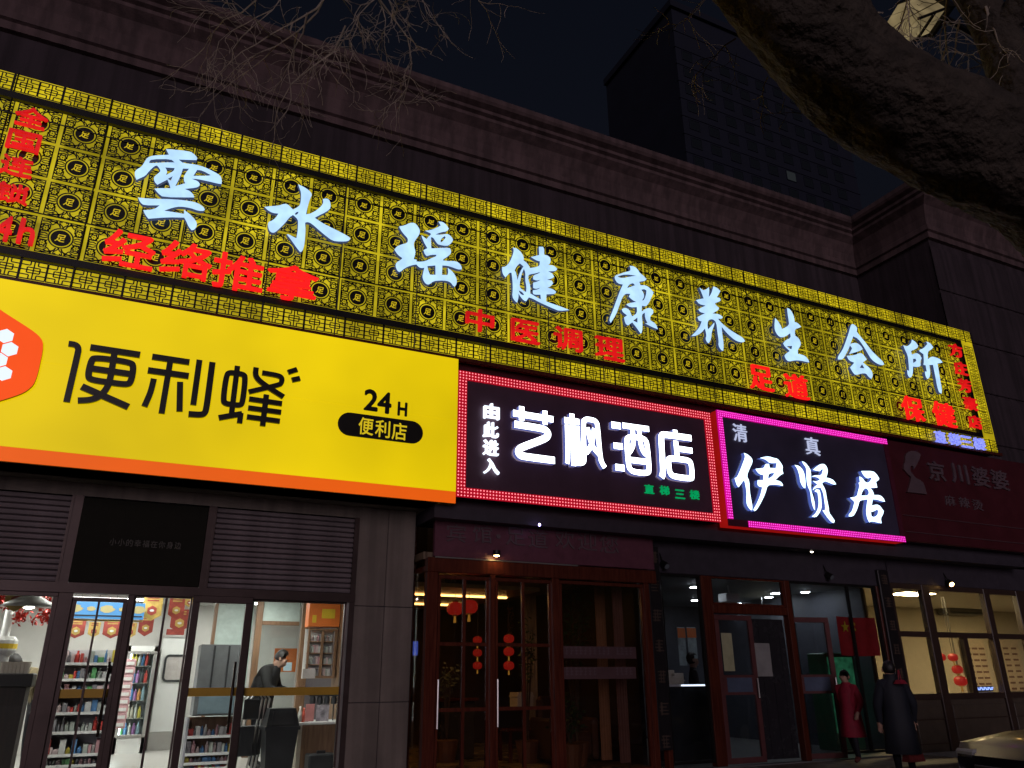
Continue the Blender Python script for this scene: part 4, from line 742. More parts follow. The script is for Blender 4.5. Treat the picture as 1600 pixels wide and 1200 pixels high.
# strip of pink packets hung beside the fridge
hp = thing('packet_strip', 'hanging strip of pink and white packets left of the fridge', 'packets', (at(200, 1080, 5.2).x, 5.2, 1.0))
for k in range(9):
    p = at(204 - k*2.2, 1036 + k*12, 5.2); mb = MB(); mb.box(p.x-.09, p.x+.09, 5.2, 5.24, p.z-.065, p.z+.065, .02); mb.cur = 1; mb.box(p.x-.06, p.x+.06, 5.19, 5.199, p.z-.03, p.z+.02); part('packet', mb, [mat('pink_packet', (.62, .36, .38), .5), M_white], hp)
# white back door with rounded window
by = 7.9
dx0, dx1, dz1 = wx(247, 1050, by), wx(293, 1050, by), wz(270, 997, by)
bd = thing('staff_door', 'white staff door with a rounded window at the back of the store', 'door', ((dx0+dx1)/2, by, FZ))
mb = MB(); mb.box(dx0, dx1, by, by+.06, FZ+.32, dz1, .01); part('leaf', mb, M_white, bd)
mb = MB(); mb.box(dx0, dx1, by-.01, by+.06, FZ, FZ+.32); part('kick_plate', mb, M_alu2, bd)
rx = (dx0+dx1)/2 + .03; rz = wz(267, 1044, by)
def rrect(cx_, cz_, w, h, r, n=5):
    o = []
    for sx, sz, a0 in ((1, 1, 0), (-1, 1, pi/2), (-1, -1, pi), (1, -1, 3*pi/2)):
        for k in range(n+1): t = a0 + pi/2*k/n; o.append((cx_ + sx*(w/2-r) + r*cos(t), cz_ + sz*(h/2-r) + r*sin(t)))
    return o
mb = MB(); mb.plate([rrect(rx, rz, .44, .52, .09), rrect(rx, rz, .36, .44, .06)[::-1]], by-.03, by); wf = part('window_frame', mb, M_plastic, bd)
mb = MB(); mb.poly([rrect(rx, rz, .36, .44, .06)], by-.012); part('window_pane', mb, mat('frosted_pane', (.5, .46, .44), .2), bd)
mb = MB(); mb.box(dx0-.04, dx1+.06, by-.02, by+.05, dz1+.01, dz1+.06); part('lintel', mb, M_alu2, bd)
# hanging promotional things
def pennant(px, py, Y, w, h, m1, m2, lab):
    p = at(px, py, Y)
    t = thing('hanging_pennant', lab, 'pennant', (p.x, Y, p.z), 'promotional pennants hung inside the convenience store')
    x0, x1, z1, z0 = p.x-w/2, p.x+w/2, p.z+h/2, p.z-h/2
    mb = MB(); mb.plate([[(x0, z1), (x0, z0+h*.22), (p.x, z0), (x1, z0+h*.22), (x1, z1)][::-1]], Y, Y+.006); part('card', mb, m1, t)
    ho = [(p.x + w*.27*cos(k*pi/3+pi/6), p.z - h*.10 + w*.27*sin(k*pi/3+pi/6)) for k in range(6)]
    mb = MB(); mb.plate([ho], Y-.004, Y-.001); pt = part('print_hexagon', mb, m2, t)
    mb = MB(); mb.plate([[(p.x + w*.12*cos(k*pi/4), p.z - h*.1 + w*.07*sin(k*pi/4)) for k in range(8)]], Y-.007, Y-.0045); part('print_dish', mb, M_white, pt)
    for k in range(2):
        mb = MB(); mb.box(p.x-w*.3, p.x+w*.3, Y-.003, Y-.001, z1-h*(.13+.11*k), z1-h*(.07+.11*k)); part('print_line', mb, m2, t)
    mb = MB(); mb.tube([(p.x, Y+.003, z1), (p.x, Y+.003, 3.0)], .002, 4); part('string', mb, M_plastic, t)
M_rcard = mat('red_card', (.36, .06, .045), .5, 0, .3, 14); M_ycard = mat('gold_card', (.56, .38, .10), .5, 0, .25, 14)
pen = [(119, 983, 3.0, .22, .25, 0, 'red pennant with a dish print under the left end of the blue banner'), (147, 984, 3.05, .15, .21, 1, 'yellow pennant between two red ones under the blue banner'), (175, 983, 3.0, .23, .26, 0, 'red pennant under the middle of the blue banner'), (204, 985, 3.1, .15, .22, 1, 'yellow pennant under the right end of the blue banner'), (228, 978, 3.2, .20, .30, 0, 'red pennant above the drinks fridge'), (238, 950, 2.7, .26, .36, 1, 'gold pennant beside the blue banner'),
       (276, 950, 3.0, .22, .34, 0, 'upper red pennant over the staff door'), (281, 970, 3.3, .26, .34, 0, 'lower red pennant over the staff door'), (26, 934, 1.6, .24, .34, 1, 'yellow pennant beside the pendant lamp'), (296, 940, 2.8, .12, .16, 1, 'small gold pennant at the door leaf top')]
for px, py, Y, w, h, k, lab in pen: pennant(px, py, Y, w, h, (M_rcard, M_ycard)[k], (M_ycard, M_rcard)[k], lab)
for px, py, Y, r, lab in ((66, 965, 2.0, .17, 'red tinsel garland hanging right of the pendant lamp'), (32, 960, 2.1, .16, 'red tinsel garland hanging behind the pendant lamp'), (4, 938, 1.8, .15, 'red tinsel garland at the left edge of the shop window'), (66, 935, 1.9, .16, 'red tinsel garland hanging above the window post')):
    p = at(px, py, Y); mb = MB()
    for k in range(70):
        d = Vector((random.gauss(0, 1), random.gauss(0, 1), random.gauss(0, 1))).normalized(); q = p + d * r * random.uniform(.2, .9)
        e = Vector((random.gauss(0, 1), random.gauss(0, 1), random.gauss(0, 1))).normalized()*.035
        mb.add([q-e, q+d.cross(e)*.6, q+e, q-d.cross(e)*.6+d*.02], [(0, 1, 2, 3)])
    mb.tube([p, (p.x, p.y, 3.0)], .003, 4)
    tag(mb.build('tinsel_garland', mat('red_foil', (.5, .03, .02), .25, .4)), lab, 'garland', 'tinsel garlands in the shop window')
def screen(name, label, cat, px0, py0, px1, py1, Y, m_, thick=.03, group=None):
    a, b = at(px0, py0, Y), at(px1, py1, Y); zc = (at(px1, py0, Y).z + a.z)/2, (at(px0, py1, Y).z + b.z)/2
    x0, x1 = (a.x + at(px0, py1, Y).x)/2, (b.x + at(px1, py0, Y).x)/2
    t = thing(name, label, cat, ((x0+x1)/2, Y, zc[1]), group)
    mb = MB(); mb.box(x0, x1, Y, Y+thick, zc[1], zc[0], .004); part('panel', mb, m_, t)
    return t, x0, x1, zc[1], zc[0]
t, x0, x1, z0, z1 = screen('promotional_banner', 'blue banner with yellow shapes over the left door', 'banner', 101, 941, 226, 967, 2.6, emis('glowing_banner_blue', (.13, .42, .86), .75, .1, 4))  # banner blue and yellow given a glow of their own
for k in range(5):
    c = x0 + (x1-x0)*(.12+.2*k); rr = .075 if k % 2 == 0 else .045
    mb = MB(); mb.plate([[(c + rr*1.2*cos(a*pi/7)*(1+.2*cos(3*a)), max(z0+.08, min(z1-.01, (z0+z1)/2 + .02 + rr*.7*sin(a*pi/7)))) for a in range(14)]], 2.594, 2.599); part('print_shape', mb, emis('glowing_banner_yellow', (.72, .60, .28), .7), t)
mb = MB(); mb.box(x0+.05, x1-.02, 2.594, 2.599, z0+.03, z0+.05); part('print_line', mb, M_plastic, t)
mb = MB(); mb.box(x0, x1, 2.62, 2.64, z0-.03, z0-.008); part('shelf_rail', mb, M_ycard, t)
for xx in (x0+.1, x1-.1):
    mb = MB(); mb.tube([(xx, 2.63, z1), (xx, 2.63, 3.0)], .003, 4); part('wire', mb, M_plastic, t)
screen('wall_notice', 'small red notice strip with white print over the staff door', 'notice', 260, 983, 288, 992, 6.0, M_rcard)
# pendant lamp
p = at(45, 948, 1.7); r = .30
pl_ = thing('pendant_lamp', 'white conical pendant lamp behind the left shop window', 'lamp', tuple(p))
mb = MB(); mb.lathe(p, [(r, 0), (r*.93, .035), (r*.30, .14), (.07, .17), (.06, .30), (.05, .32)], 28); part('shade', mb, M_white, pl_, smooth=True)
mb = MB(); mb.lathe((p.x, p.y, p.z-.03), [(.02, 0), (.06, .015), (.07, .04)], 14); part('bulb', mb, emis('warm_bulb', (1, .93, .8), 14), pl_)
mb = MB(); mb.tube([(p.x, p.y, p.z+.3), (p.x, p.y, 3.0)], .006, 6); part('cord', mb, M_white, pl_)
# left service counter with a steamer column and stacked cups
cY = 1.75
cz_top = wz(30, 1052, cY); cxr = wx(52, 1055, cY)
ct = thing('service_counter', 'black service counter behind the left shop window', 'counter', (cxr-1, cY+.3, FZ))
mb = MB(); mb.box(cxr-2.6, cxr, cY, cY+.6, cz_top-.16, cz_top, .01); part('worktop', mb, M_black, ct)
mb = MB(); mb.box(cxr-2.55, cxr-.05, cY+.04, cY+.58, FZ, cz_top-.16); part('front', mb, wood('dark_counter_wood', (.012, .008, .006), (.028, .015, .010), .6), ct)
for i in range(7):
    p = at(4 + i*6.2, 1049, cY+.12)
    mb = MB(); mb.lathe((p.x, p.y, cz_top), [(.03, 0), (.042, .13), (.044, .135)], 10)
    tag(mb.build('paper_cup', M_cream), ('first', 'second', 'third', 'fourth', 'fifth', 'sixth', 'seventh')[i] + ' paper cup from the left on the black counter', 'cup', 'paper cups on the black counter')
p = at(6, 1000, cY+.3)
sc_ = thing('steam_cabinet', 'white column with a yellow band on the counter at the left edge', 'machine', (p.x, cY+.3, cz_top))
mb = MB(); mb.lathe((p.x, cY+.3, cz_top), [(.10, 0), (.10, .35), (.05, .4), (.05, 1.0)], 16); part('column', mb, M_white, sc_, smooth=True)
zb = wz(6, 1010, cY+.3)
mb = MB(); mb.lathe((p.x, cY+.3, zb-.10), [(.13, 0), (.16, .05), (.16, .17), (.12, .22)], 18); part('head', mb, M_white, sc_)
mb = MB(); mb.lathe((p.x, cY+.3, zb-.03), [(.163, 0), (.163, .06)], 18); part('band', mb, M_yel, sc_)
# right half: wood posts and glass partition with an orange poster
py_ = 5.4
for a, b in ((393, 403), (466, 480)):
    x0, x1 = wx(a, 1040, py_), wx(b, 1040, py_)
    mb = MB(); mb.box(x0, x1, py_, py_+.12, FZ, 3.0, .006); part('partition_post', mb, M_woodl, bld)
x0, x1 = wx(403, 1000, py_), wx(466, 1000, py_); zb = wz(430, 973, py_)
mb = MB(); mb.box(x0, x1, py_+.02, py_+.09, zb-.04, zb+.03); part('partition_rail', mb, M_woodl, bld)
pane(x0, x1, FZ, zb-.04, py_+.06, M_glass, bld, 'partition_pane')
mb = MB(); mb.box(x0, x1, py_+.04, py_+.07, zb+.03, 3.0); part('partition_panel', mb, mat('pale_green_wall', (.46, .55, .52), .5), bld)
screen('orange_poster', 'orange poster behind the glass partition above the man in black', 'poster', 428, 1013, 463, 1050, 6.2, M_orange)
screen('pale_notice', 'pale blue sheet taped to the glass partition beside the orange poster', 'notice', 443, 1035, 456, 1048, py_-.02, mat('pale_blue_paper', (.42, .60, .68), .6), .004)
# white wall panel seen through the sliding leaf
mb = MB(); x0, x1 = wx(335, 1000, 5.9), wx(392, 1000, 5.9); mb.box(x0, x1, 5.9, 6.0, FZ, 3.0); part('wall_panel', mb, mat('pale_green_wall', (.46, .55, .52), .5), bld)
mb = MB(); mb.box(wx(330, 1000, 5.9), x0, 5.88, 6.02, FZ, 3.0); part('partition_post', mb, M_woodl, bld)
# right wall: orange header and cigarette cabinet, wooden end
ry = 3.6
x0, x1 = wx(481, 1000, ry), wx(526, 1000, ry); zt = wz(500, 1060, ry); zc = wz(500, 982, ry)
cb = thing('cigarette_cabinet', 'wood framed glass cabinet of small packets on the right wall', 'cabinet', ((x0+x1)/2, ry+.2, zt))
mb = MB(); frame(mb, x0, x1, zt, zc, ry, .035, .05); mb.box((x0+x1)/2-.02, (x0+x1)/2+.02, ry-.02, ry+.02, zt, zc); part('frame', mb, M_woodl, cb)
mb = MB(); mb.box(x0, x1, ry+.24, ry+.27, zt, zc); part('back_panel', mb, M_white, cb)
g = MB(); n = 4
for k in range(n):
    z = zt + .04 + k*(zc-zt-.06)/n
    mb = MB(); mb.box(x0+.04, x1-.04, ry+.03, ry+.24, z-.015, z); part('shelf_board', mb, M_woodl, cb)
    goods(g, x0+.05, x1-.05, ry+.05, ry+.2, z, .09, (zc-zt)/n-.07, 10, .03, .055)
tag(g.build('small_packets', PINKS + PINKS), 'small packets in rows in the wood framed cabinet', 'packets', kind='stuff')
ho = thing('orange_header_board', 'orange board with yellow labels above the packet cabinet', 'board', ((x0+x1)/2, ry, zc))
mb = MB(); mb.box(x0-.02, x1+.02, ry-.03, ry+.25, zc+.03, 2.95); part('board', mb, M_orange, ho)
for a, b, c, d in ((.08, .22, .10, .24), (.40, .86, .22, .38)):
    mb = MB(); mb.box(x0+(x1-x0)*a, x0+(x1-x0)*b, ry-.036, ry-.031, zc+.03+c*.6, zc+.03+d*.75); part('yellow_label', mb, M_yel, ho)
mb = MB(); mb.box(x1+.03, x1+.36, ry-.4, ry+.3, FZ, 3.0); part('end_panel', mb, M_woodl, bld)
# checkout counter
ky = 2.6
x0, x1 = wx(466, 1135, ky), wx(533, 1135, ky); kz = wz(500, 1128, ky)
ck = thing('checkout_counter', 'wood fronted checkout counter with a white top beside the black bin', 'counter', ((x0+x1)/2, ky+.4, FZ))
mb = MB(); mb.box(x0-.04, x1+.4, ky-.04, ky+.8, kz-.035, kz, .006); part('top', mb, M_white, ck)
mb = MB(); mb.box(x0+.06, x1+.36, ky, ky+.76, FZ, kz-.035); part('front', mb, M_woodl, ck)
mb = MB(); mb.box(x0, x0+.06, ky-.005, ky+.76, FZ, kz-.035); part('side_panel', mb, mat('pale_panel', (.5, .44, .36), .5), ck)
for i, (px, c, h) in enumerate(((468, (.7, .68, .62), .22), (473.5, (.6, .1, .06), .2), (478, (.7, .66, .6), .24))):
    p = at(px, 1127, ky+.1); mb = MB(); mb.lathe((p.x, ky+.1, kz), [(.033, 0), (.035, h*.55), (.014, h*.8), (.014, h)], 10)
    tag(mb.build('bottle', mat('bottle_%d' % i, c, .3), smooth=True), ('white', 'red', 'pale')[i] + ' bottle on the checkout counter left of the leaflets', 'bottle', 'bottles on the checkout counter')
for i, (a, b, c, m_) in enumerate(((477, 491, 1100, mat('pink_leaflet', (.72, .30, .28), .5)), (494, 514, 1102, mat('photo_leaflet', (.50, .46, .50), .4, 0, .6, 9)))):
    screen('leaflet_stand', ('pink leaflet', 'photo leaflet')[i] + ' standing on the checkout counter', 'leaflet', a, c, b, 1127, ky+.05+.04*i, m_, .008)
for i in range(4):
    p = at(489 + i*11, 1090, ky+.35); mb = MB()
    mb.lathe((p.x, ky+.35, p.z-.09), [(.045, 0), (.05, .06), (.03, .14), (.02, .20)], 8); mb.box(p.x-.07, p.x+.04, ky+.30, ky+.32, p.z+.02, p.z+.14)
    mb.tube([(p.x, ky+.35, p.z), (p.x, ky+.35, kz)], .01, 5)
    tag(mb.build('payment_terminal', M_plastic), ('leftmost', 'second', 'third', 'rightmost')[i] + ' small dark terminal in the row above the leaflets', 'terminal', 'dark terminals on the checkout counter')
screen('grey_card_holder', 'grey framed card left of the packet cabinet', 'card holder', 473, 1045, 493, 1060, ky+.3, mat('grey_card', (.38, .34, .32), .5), .02)
mb = MB(); p = at(500, 1195, ky-.25); mb.box(p.x-.2, p.x+.2, ky-.4, ky-.1, FZ, FZ+.26, .02); mb.box(p.x-.06, p.x+.06, ky-.27, ky-.23, FZ+.26, FZ+.3)
tag(mb.build('tool_case', M_plastic), 'low black case on the floor by the checkout counter', 'case')
# bin
bY = 1.55
x0, x1 = wx(413, 1150, bY), wx(467, 1150, bY); zt = wz(440, 1107, bY); zr = wz(440, 1137, bY); xc = (x0+x1)/2; hw = (x1-x0)/2
bn = thing('swing_lid_bin', 'black plastic swing lid bin beside the checkout counter', 'bin', (xc, bY+.2, FZ))
def frust(mb, c, w0, d0, z0, w1, d1, z1):
    mb.add([(c[0]+sx*w0, c[1]+sy*d0, z0) for sx, sy in ((-1, -1), (1, -1), (1, 1), (-1, 1))] + [(c[0]+sx*w1, c[1]+sy*d1, z1) for sx, sy in ((-1, -1), (1, -1), (1, 1), (-1, 1))], [(3, 2, 1, 0), (4, 5, 6, 7), (0, 1, 5, 4), (1, 2, 6, 5), (2, 3, 7, 6), (3, 0, 4, 7)])
mb = MB(); frust(mb, (xc, bY+.2), hw*.72, .17, FZ, hw*.94, .21, zr); part('body', mb, M_plastic, bn)
mb = MB(); frust(mb, (xc, bY+.2), hw*1.02, .235, zr-.03, hw*1.02, .235, zr+.015); part('rim', mb, M_plastic, bn)
mb = MB(); frust(mb, (xc, bY+.2), hw*.96, .22, zr+.016, hw*.76, .13, zt); ld = part('lid', mb, M_plastic, bn)
mb = MB(); frust(mb, (xc, bY+.2-.1), hw*.66, .115, zr+.04, hw*.56, .06, zt-.03); part('flap', mb, mat('bin_flap', (.045, .047, .05), .4), ld)
# folded chairs leaning by the counter
for i in range(3):
    Y = 1.95 + i*.09; p = at(396 + i*6, 1085, Y)
    fc = thing('folding_chair', ('front', 'middle', 'rear')[i] + ' black folded chair leaning left of the bin', 'chair', (p.x, Y, FZ), 'folded chairs by the bin')
    w = .13
    mb = MB()
    for s_ in (-1, 1): mb.tube([(p.x+s_*w-.12, Y+.1, FZ), (p.x+s_*w, Y+.02, p.z-.06), (p.x+s_*(w-.05), Y, p.z)], .014, 6)
    mb.tube([(p.x-w+.05, Y, p.z), (p.x+w-.05, Y, p.z)], .014, 6); part('frame', mb, M_alu2, fc)
    mb = MB(); mb.box(p.x-w+.02, p.x+w-.03, Y-.01, Y+.015, p.z-.32, p.z-.06, .01); part('backrest', mb, M_plastic, fc)
    mb = MB(); mb.box(p.x-w-.03, p.x+w-.06, Y+.02, Y+.05, p.z-.78, p.z-.40, .01); part('seat', mb, M_plastic, fc)
# grey machine behind the sliding leaf, a dark reflection put into its colour, and the low shelf under it
mY = 3.0
t, x0, x1, z0, z1 = screen('grey_display_case', 'grey cabinet behind the open sliding door leaf', 'cabinet', 308, 1007, 380, 1118, mY, mat('reflection_grey', (.13, .135, .14), .3), .5)
for k in (.30, .62):
    mb = MB(); mb.box(x0+(x1-x0)*k-.012, x0+(x1-x0)*k+.012, mY-.01, mY-.001, z0+.05, z1-.02); part('groove', mb, M_plastic, t)
mb = MB(); mb.box(x0+.06, x1-.05, mY-.012, mY-.001, z0+.03, z0+.33); part('lower_panel', mb, mat('steel_blue_panel', (.16, .22, .25), .3), t)
zs = [wz(320, y, 3.1) for y in (1150, 1177, 1200)] + [.4]
shelf_unit('low_goods_shelf', 'low goods shelf under the grey cabinet', wx(288, 1160, 3.1), wx(372, 1160, 3.1), 3.1, 3.5, FZ, zs, z0-.03, M_shelf, PINKS + GOODS[:4], (.08, .18), M_woodl)

# ------------------------------------------------------------------ hotel front
YH = .35
mb = MB(); mb.box(3.70, 7.62, .3, 8.2, .10, FZ); part('shop_floor', mb, M_tan, bld)
mb = MB(); mb.box(3.70, 7.62, .5, 8.2, 3.10, 3.2); part('ceiling', mb, mat('brown_ceiling', (.20, .14, .09), .5), bld)
mb = MB(); mb.box(3.70, 7.62, 6.5, 6.6, FZ, 3.1); part('back_wall', mb, mat('dark_brown_wall', (.07, .046, .034), .5, 0, .2), bld)
hb = thing('hotel_header_board', 'unlit maroon board with faint characters above the hotel doors', 'sign', (5.5, YH, 3.1))
mb = MB(); mb.box(3.80, 7.55, YH-.03, YH+.05, 3.12, 3.66, .008); part('board', mb, mat('header_film', (.15, .05, .075), .38, 0, .2), hb)  # film colour raised to imitate the purple glow under the signs
row('宾馆足道欢迎您', [(713, 833), (754, 834), (806, 838), (841, 842), (883, 843), (918, 846), (952, 850)], 30, 28, YH-.045, .012, M_ghost, hb, .004, key='gh')
row('·', [(779, 838)], 7, 7, YH-.045, .012, M_ghost, hb, 0, key='gh')
mb = MB(); mb.box(3.70, 7.55, YH-.06, YH+.08, 2.90, 3.10, .01); part('door_header', mb, M_mahog, bld)
mb = MB(); mb.box(3.80, 6.1, YH-.075, YH-.06, 3.095, 3.112); part('header_trim', mb, M_alu2, bld)
for a, b in ((3.70, 3.865), (4.655, 4.735), (5.66, 5.78), (7.30, 7.40)):
    mb = MB(); mb.box(a, b, YH-.06, YH+.07, FZ, 2.90, .01); part('door_post', mb, M_mahog, bld)
def hleaf(x0, x1, mid, label):
    f = MB(); frame(f, x0, x1, FZ+.01, 2.87, YH, .05, .045); d = part('door', f, M_mahog, bld, label)
    for a, b in ((x0+.05, mid-.022), (mid+.022, x1-.05)):
        for c, e in ((FZ+.06, 1.10), (1.145, 1.93), (1.975, 2.82)): pane(a, b, c, e, YH, M_glassw, d)
    mb = MB(); mb.box(mid-.022, mid+.022, YH-.02, YH+.02, FZ+.06, 2.82)
    for z in (1.10, 1.93): mb.box(x0+.05, mid-.0225, YH-.019, YH+.019, z, z+.045); mb.box(mid+.0225, x1-.05, YH-.019, YH+.019, z, z+.045)
    part('muntin', mb, M_mahog, d)
    h = MB(); h.tube([(x0+.03, YH-.06, .9), (x0+.03, YH-.06, 1.5)], .015, 8); part('handle', h, M_alu2, d)
hleaf(3.865, 4.655, 4.27, 'left hotel door leaf in mahogany frame'); hleaf(4.735, 5.66, 5.19, 'right hotel door leaf in mahogany frame')
f = MB(); frame(f, 5.78, 7.30, FZ, 2.88, YH, .05); w4 = part('window', f, M_mahog, bld); pane(5.83, 7.25, FZ+.05, 2.83, YH, M_glassw, w4)
f = MB(); f.box(3.70, 3.76, YH+.08, 1.05, 2.92, 2.99); f.box(3.70, 3.76, YH+.08, 1.05, FZ, FZ+.06); f.box(3.70, 3.76, .98, 1.05, FZ+.06, 3.7); w5 = part('side_window', f, M_mahog, bld)
mb = MB(); mb.box(3.725, 3.732, YH+.08, .98, FZ+.06, 2.92); part('pane', mb, M_glassw, w5); mb = MB(); mb.box(3.725, 3.732, YH+.08, .98, 2.99, 3.62); part('pane', mb, M_glassw, w5)
for i, (ya, yb) in enumerate(((1010, 1027), (1042, 1059))):
    t, x0, x1, z0, z1 = screen('window_notice_strip', ('upper', 'lower')[i] + ' maroon notice strip on the hotel window', 'notice', 876, ya, 994, yb+2, YH-.012, mat('notice_film', (.10, .05, .055), .5), .004, 'notice strips on the hotel window')
    mk = MB()
    for k in range(15):
        if i == 1 and 7 <= k <= 9 or k == 10: continue
        c = x0 + .10 + k*(x1-x0-.2)/14; 
        for q in range(3): mk.box(c-.03+random.uniform(0, .02), c+.01+random.uniform(0, .03), YH-.0155, YH-.0125, z0+.06+q*.04, z0+.075+q*.04)
        mk.box(c-.006, c+.006, YH-.0165, YH-.0156, z0+.05, z0+.16)
    part('print_marks', mk, M_ghost[0], t, kind='stuff')
# hotel interior
E_cove = emis('gold_cove_light', (1.0, .55, .15), 9)
cv = thing('cove_light', 'gold cove light strip in the hotel ceiling', 'ceiling light', (4.6, 3.2, 2.78))
mb = MB(); mb.box(3.80, 5.9, 1.15, 4.9, 2.80, 2.86); part('drop_panel', mb, mat('gold_ceiling', (.5, .36, .14), .35), cv)
mb = MB(); mb.box(3.9, 5.8, 2.15, 2.22, 2.775, 2.798); mb.box(3.9, 5.8, 3.75, 3.85, 2.775, 2.798); part('strip', mb, E_cove, cv)
for i, (px, py, Y) in enumerate(((786, 911, 3.4), (700, 912, 2.2), (776, 868, .20))):
    p = at(px, py, Y); d = thing('downlight', ('warm downlight inside the hotel behind the right door leaf', 'warm downlight inside the hotel behind the left door leaf', 'amber downlight under the hotel sign board')[i], 'downlight', tuple(p))
    mb = MB(); mb.lathe((p.x, p.y, p.z), [(.05, 0), (.055, .03), (.055, .07)], 14); part('housing', mb, M_black, d)
    mb = MB(); mb.lathe((p.x, p.y, p.z-.012), [(.03, 0), (.042, .011)], 14); part('lamp_face', mb, emis('amber_lamp', (1, .62, .22), 40), d)
def lantern(p, r, lab, group='red lanterns in the hotel', e=.24):
    t = thing('red_lantern', lab, 'lantern', (p.x, p.y, p.z), group)
    prof_ = [(r*.38, -.72*r), (r*.72, -.62*r), (r*.95, -.33*r), (r, 0), (r*.95, .33*r), (r*.72, .62*r), (r*.38, .72*r)]
    mb = MB(); n = 24; vs = []; fs = []
    for q, z in prof_:
        for k in range(n):
            rr = q*(1 - (.05 if k % 2 else 0)); vs.append((p.x+rr*cos(2*pi*k/n), p.y+rr*sin(2*pi*k/n), p.z+z))
    for i in range(len(prof_)-1):
        for k in range(n): fs.append((i*n+k, i*n+(k+1) % n, (i+1)*n+(k+1) % n, (i+1)*n+k))
    mb.add(vs, fs); part('body', mb, emis('lit_red_lantern%.2f' % e, (.80, .03, .02), e), t)
    mb = MB(); mb.lathe((p.x, p.y, p.z-.86*r), [(r*.36, 0), (r*.36, .14*r)], 14); mb.lathe((p.x, p.y, p.z+.72*r), [(r*.36, 0), (r*.36, .14*r)], 14); part('cap', mb, M_ycard, t)
    mb = MB(); mb.lathe((p.x, p.y, p.z-1.6*r), [(r*.18, 0), (r*.12, .74*r)], 10); part('tassel', mb, emis('tassel_gold', (.85, .42, .06), .35), t)
    mb = MB(); mb.tube([(p.x, p.y, p.z+.86*r), (p.x, p.y, 3.1)], .005, 5); part('cord', mb, M_plastic, t)
lantern(at(711, 951, 1.9), .135, 'larger red lantern behind the left hotel door leaf'); lantern(at(733, 948, 1.6), .14, 'red lantern beside the larger one behind the left hotel door leaf')
for i, y in enumerate((998, 1018, 1040)): lantern(at(795, y, 3.6), .10, ('top', 'middle', 'bottom')[i] + ' of three small stacked red lanterns behind the right hotel door leaf')
for i, y in enumerate((1000, 1020, 1040)): lantern(at(746, y, 4.4), .09, ('top', 'middle', 'bottom')[i] + ' of three small red lanterns deep behind the left hotel door leaf', e=.2)
screen('wall_tablet', 'glowing blue screen on the wall left of the hotel doors', 'screen', 640, 1002, 653, 1024, 1.9, emis('blue_tablet', (.08, .14, .75), .8, .6, 40), .02)
x0, x1 = wx(793, 950, 3.9), wx(802, 950, 3.9); bs = thing('bead_curtain', 'glittering bead curtain strip behind the right hotel door leaf', 'curtain', (x0, 3.9, 2.0)); mk = MB()
for k in range(260): 
    xx, zz_ = random.uniform(x0, x1), random.uniform(1.95, 2.78); mk.lathe((xx, 3.9+random.uniform(-.02, .02), zz_), [(.004, 0), (.010, .008), (.004, .016)], 5)
part('beads', mk, mat('gold_bead', (.75, .58, .3), .15, .9), bs, kind='stuff')
for a, b, Y, lab, c in ((818, 838, 3.2, 'beige pleated curtain behind the right hotel door leaf', (.50, .38, .25)), (930, 945, 1.45, 'brown pleated curtain behind the hotel window', (.40, .22, .13)), (957, 972, .95, 'plum curtain at the right of the hotel window', (.24, .13, .12))):
    x0, x1 = wx(a, 950, Y), wx(b, 950, Y); mb = MB(); n = 16; vs = []
    for k in range(n+1): xx = x0+(x1-x0)*k/n; vs += [(xx, Y+.03*sin(k*1.6), FZ+.05), (xx, Y+.03*sin(k*1.6), 2.95)]
    mb.add(vs, [(2*k, 2*k+2, 2*k+3, 2*k+1) for k in range(n)]); tag(mb.build('curtain', mat('curtain_%d' % a, c, .8), smooth=True), lab, 'curtain', 'curtains in the hotel lobby')
def plant(px, py, Y, h, w, n, lab, leafc=(.035, .075, .03)):
    p = at(px, py, Y); t = thing('potted_plant', lab, 'plant', (p.x, Y, FZ))
    mb = MB(); mb.lathe((p.x, Y, FZ), [(.14, 0), (.19, .3), (.20, .32), (.17, .33)], 14); part('pot', mb, mat('clay_pot', (.2, .09, .05), .5), t)
    mb = MB(); tips = []
    for k in range(9):
        a = random.uniform(0, 2*pi); q = Vector((p.x + cos(a)*w*random.uniform(.2, .9), Y + sin(a)*w*.5*random.random(), p.z + random.uniform(-h/2, h/2)))
        base = Vector((p.x, Y, FZ+.3)); mid = base.lerp(q, .55) + Vector((0, 0, .12)); mb.tube([base, mid, q], [.012, .008, .004], 5); tips.append((mid, q))
    part('stem', mb, mat('stem_brown', (.08, .05, .03), .7), t)
    mb = MB()
    for k in range(n):
        m0, q = random.choice(tips); c = m0.lerp(q, random.uniform(.3, 1.1)) + Vector((random.gauss(0, w*.22), random.gauss(0, w*.2), random.gauss(0, h*.16)))
        d = Vector((random.gauss(0, 1), random.gauss(0, 1), random.gauss(-.4, .7))).normalized(); e = d.orthogonal().normalized(); L_ = random.uniform(.05, .10)
        mb.add([c, c+d*L_*.5+e*L_*.28, c+d*L_, c+d*L_*.5-e*L_*.28], [(0, 1, 2, 3)])
    part('foliage', mb, mat('leaf_%s' % lab[:4], leafc, .4, 0, .5, 9), t, kind='stuff')
plant(895, 955, 1.5, .9, .34, 420, 'large dark leafy plant behind the hotel window'); plant(822, 1000, 2.2, .6, .2, 160, 'trailing plant behind the right hotel door leaf'); plant(700, 1055, 3.0, .3, .16, 120, 'pale flowering plant deep in the hotel lobby', (.12, .13, .08)); plant(890, 1110, 1.3, .5, .3, 220, 'low bushy plant at the foot of the hotel window')
mb = MB(); p = at(822, 1095, 2.4); mb.box(p.x-.16, p.x+.14, 2.4, 2.7, p.z-.14, p.z+.13, .01); mb.box(p.x-.17, p.x+.15, 2.39, 2.71, p.z+.06, p.z+.08); tag(mb.build('white_box', M_cream), 'pale box on the hotel reception shelf', 'box')
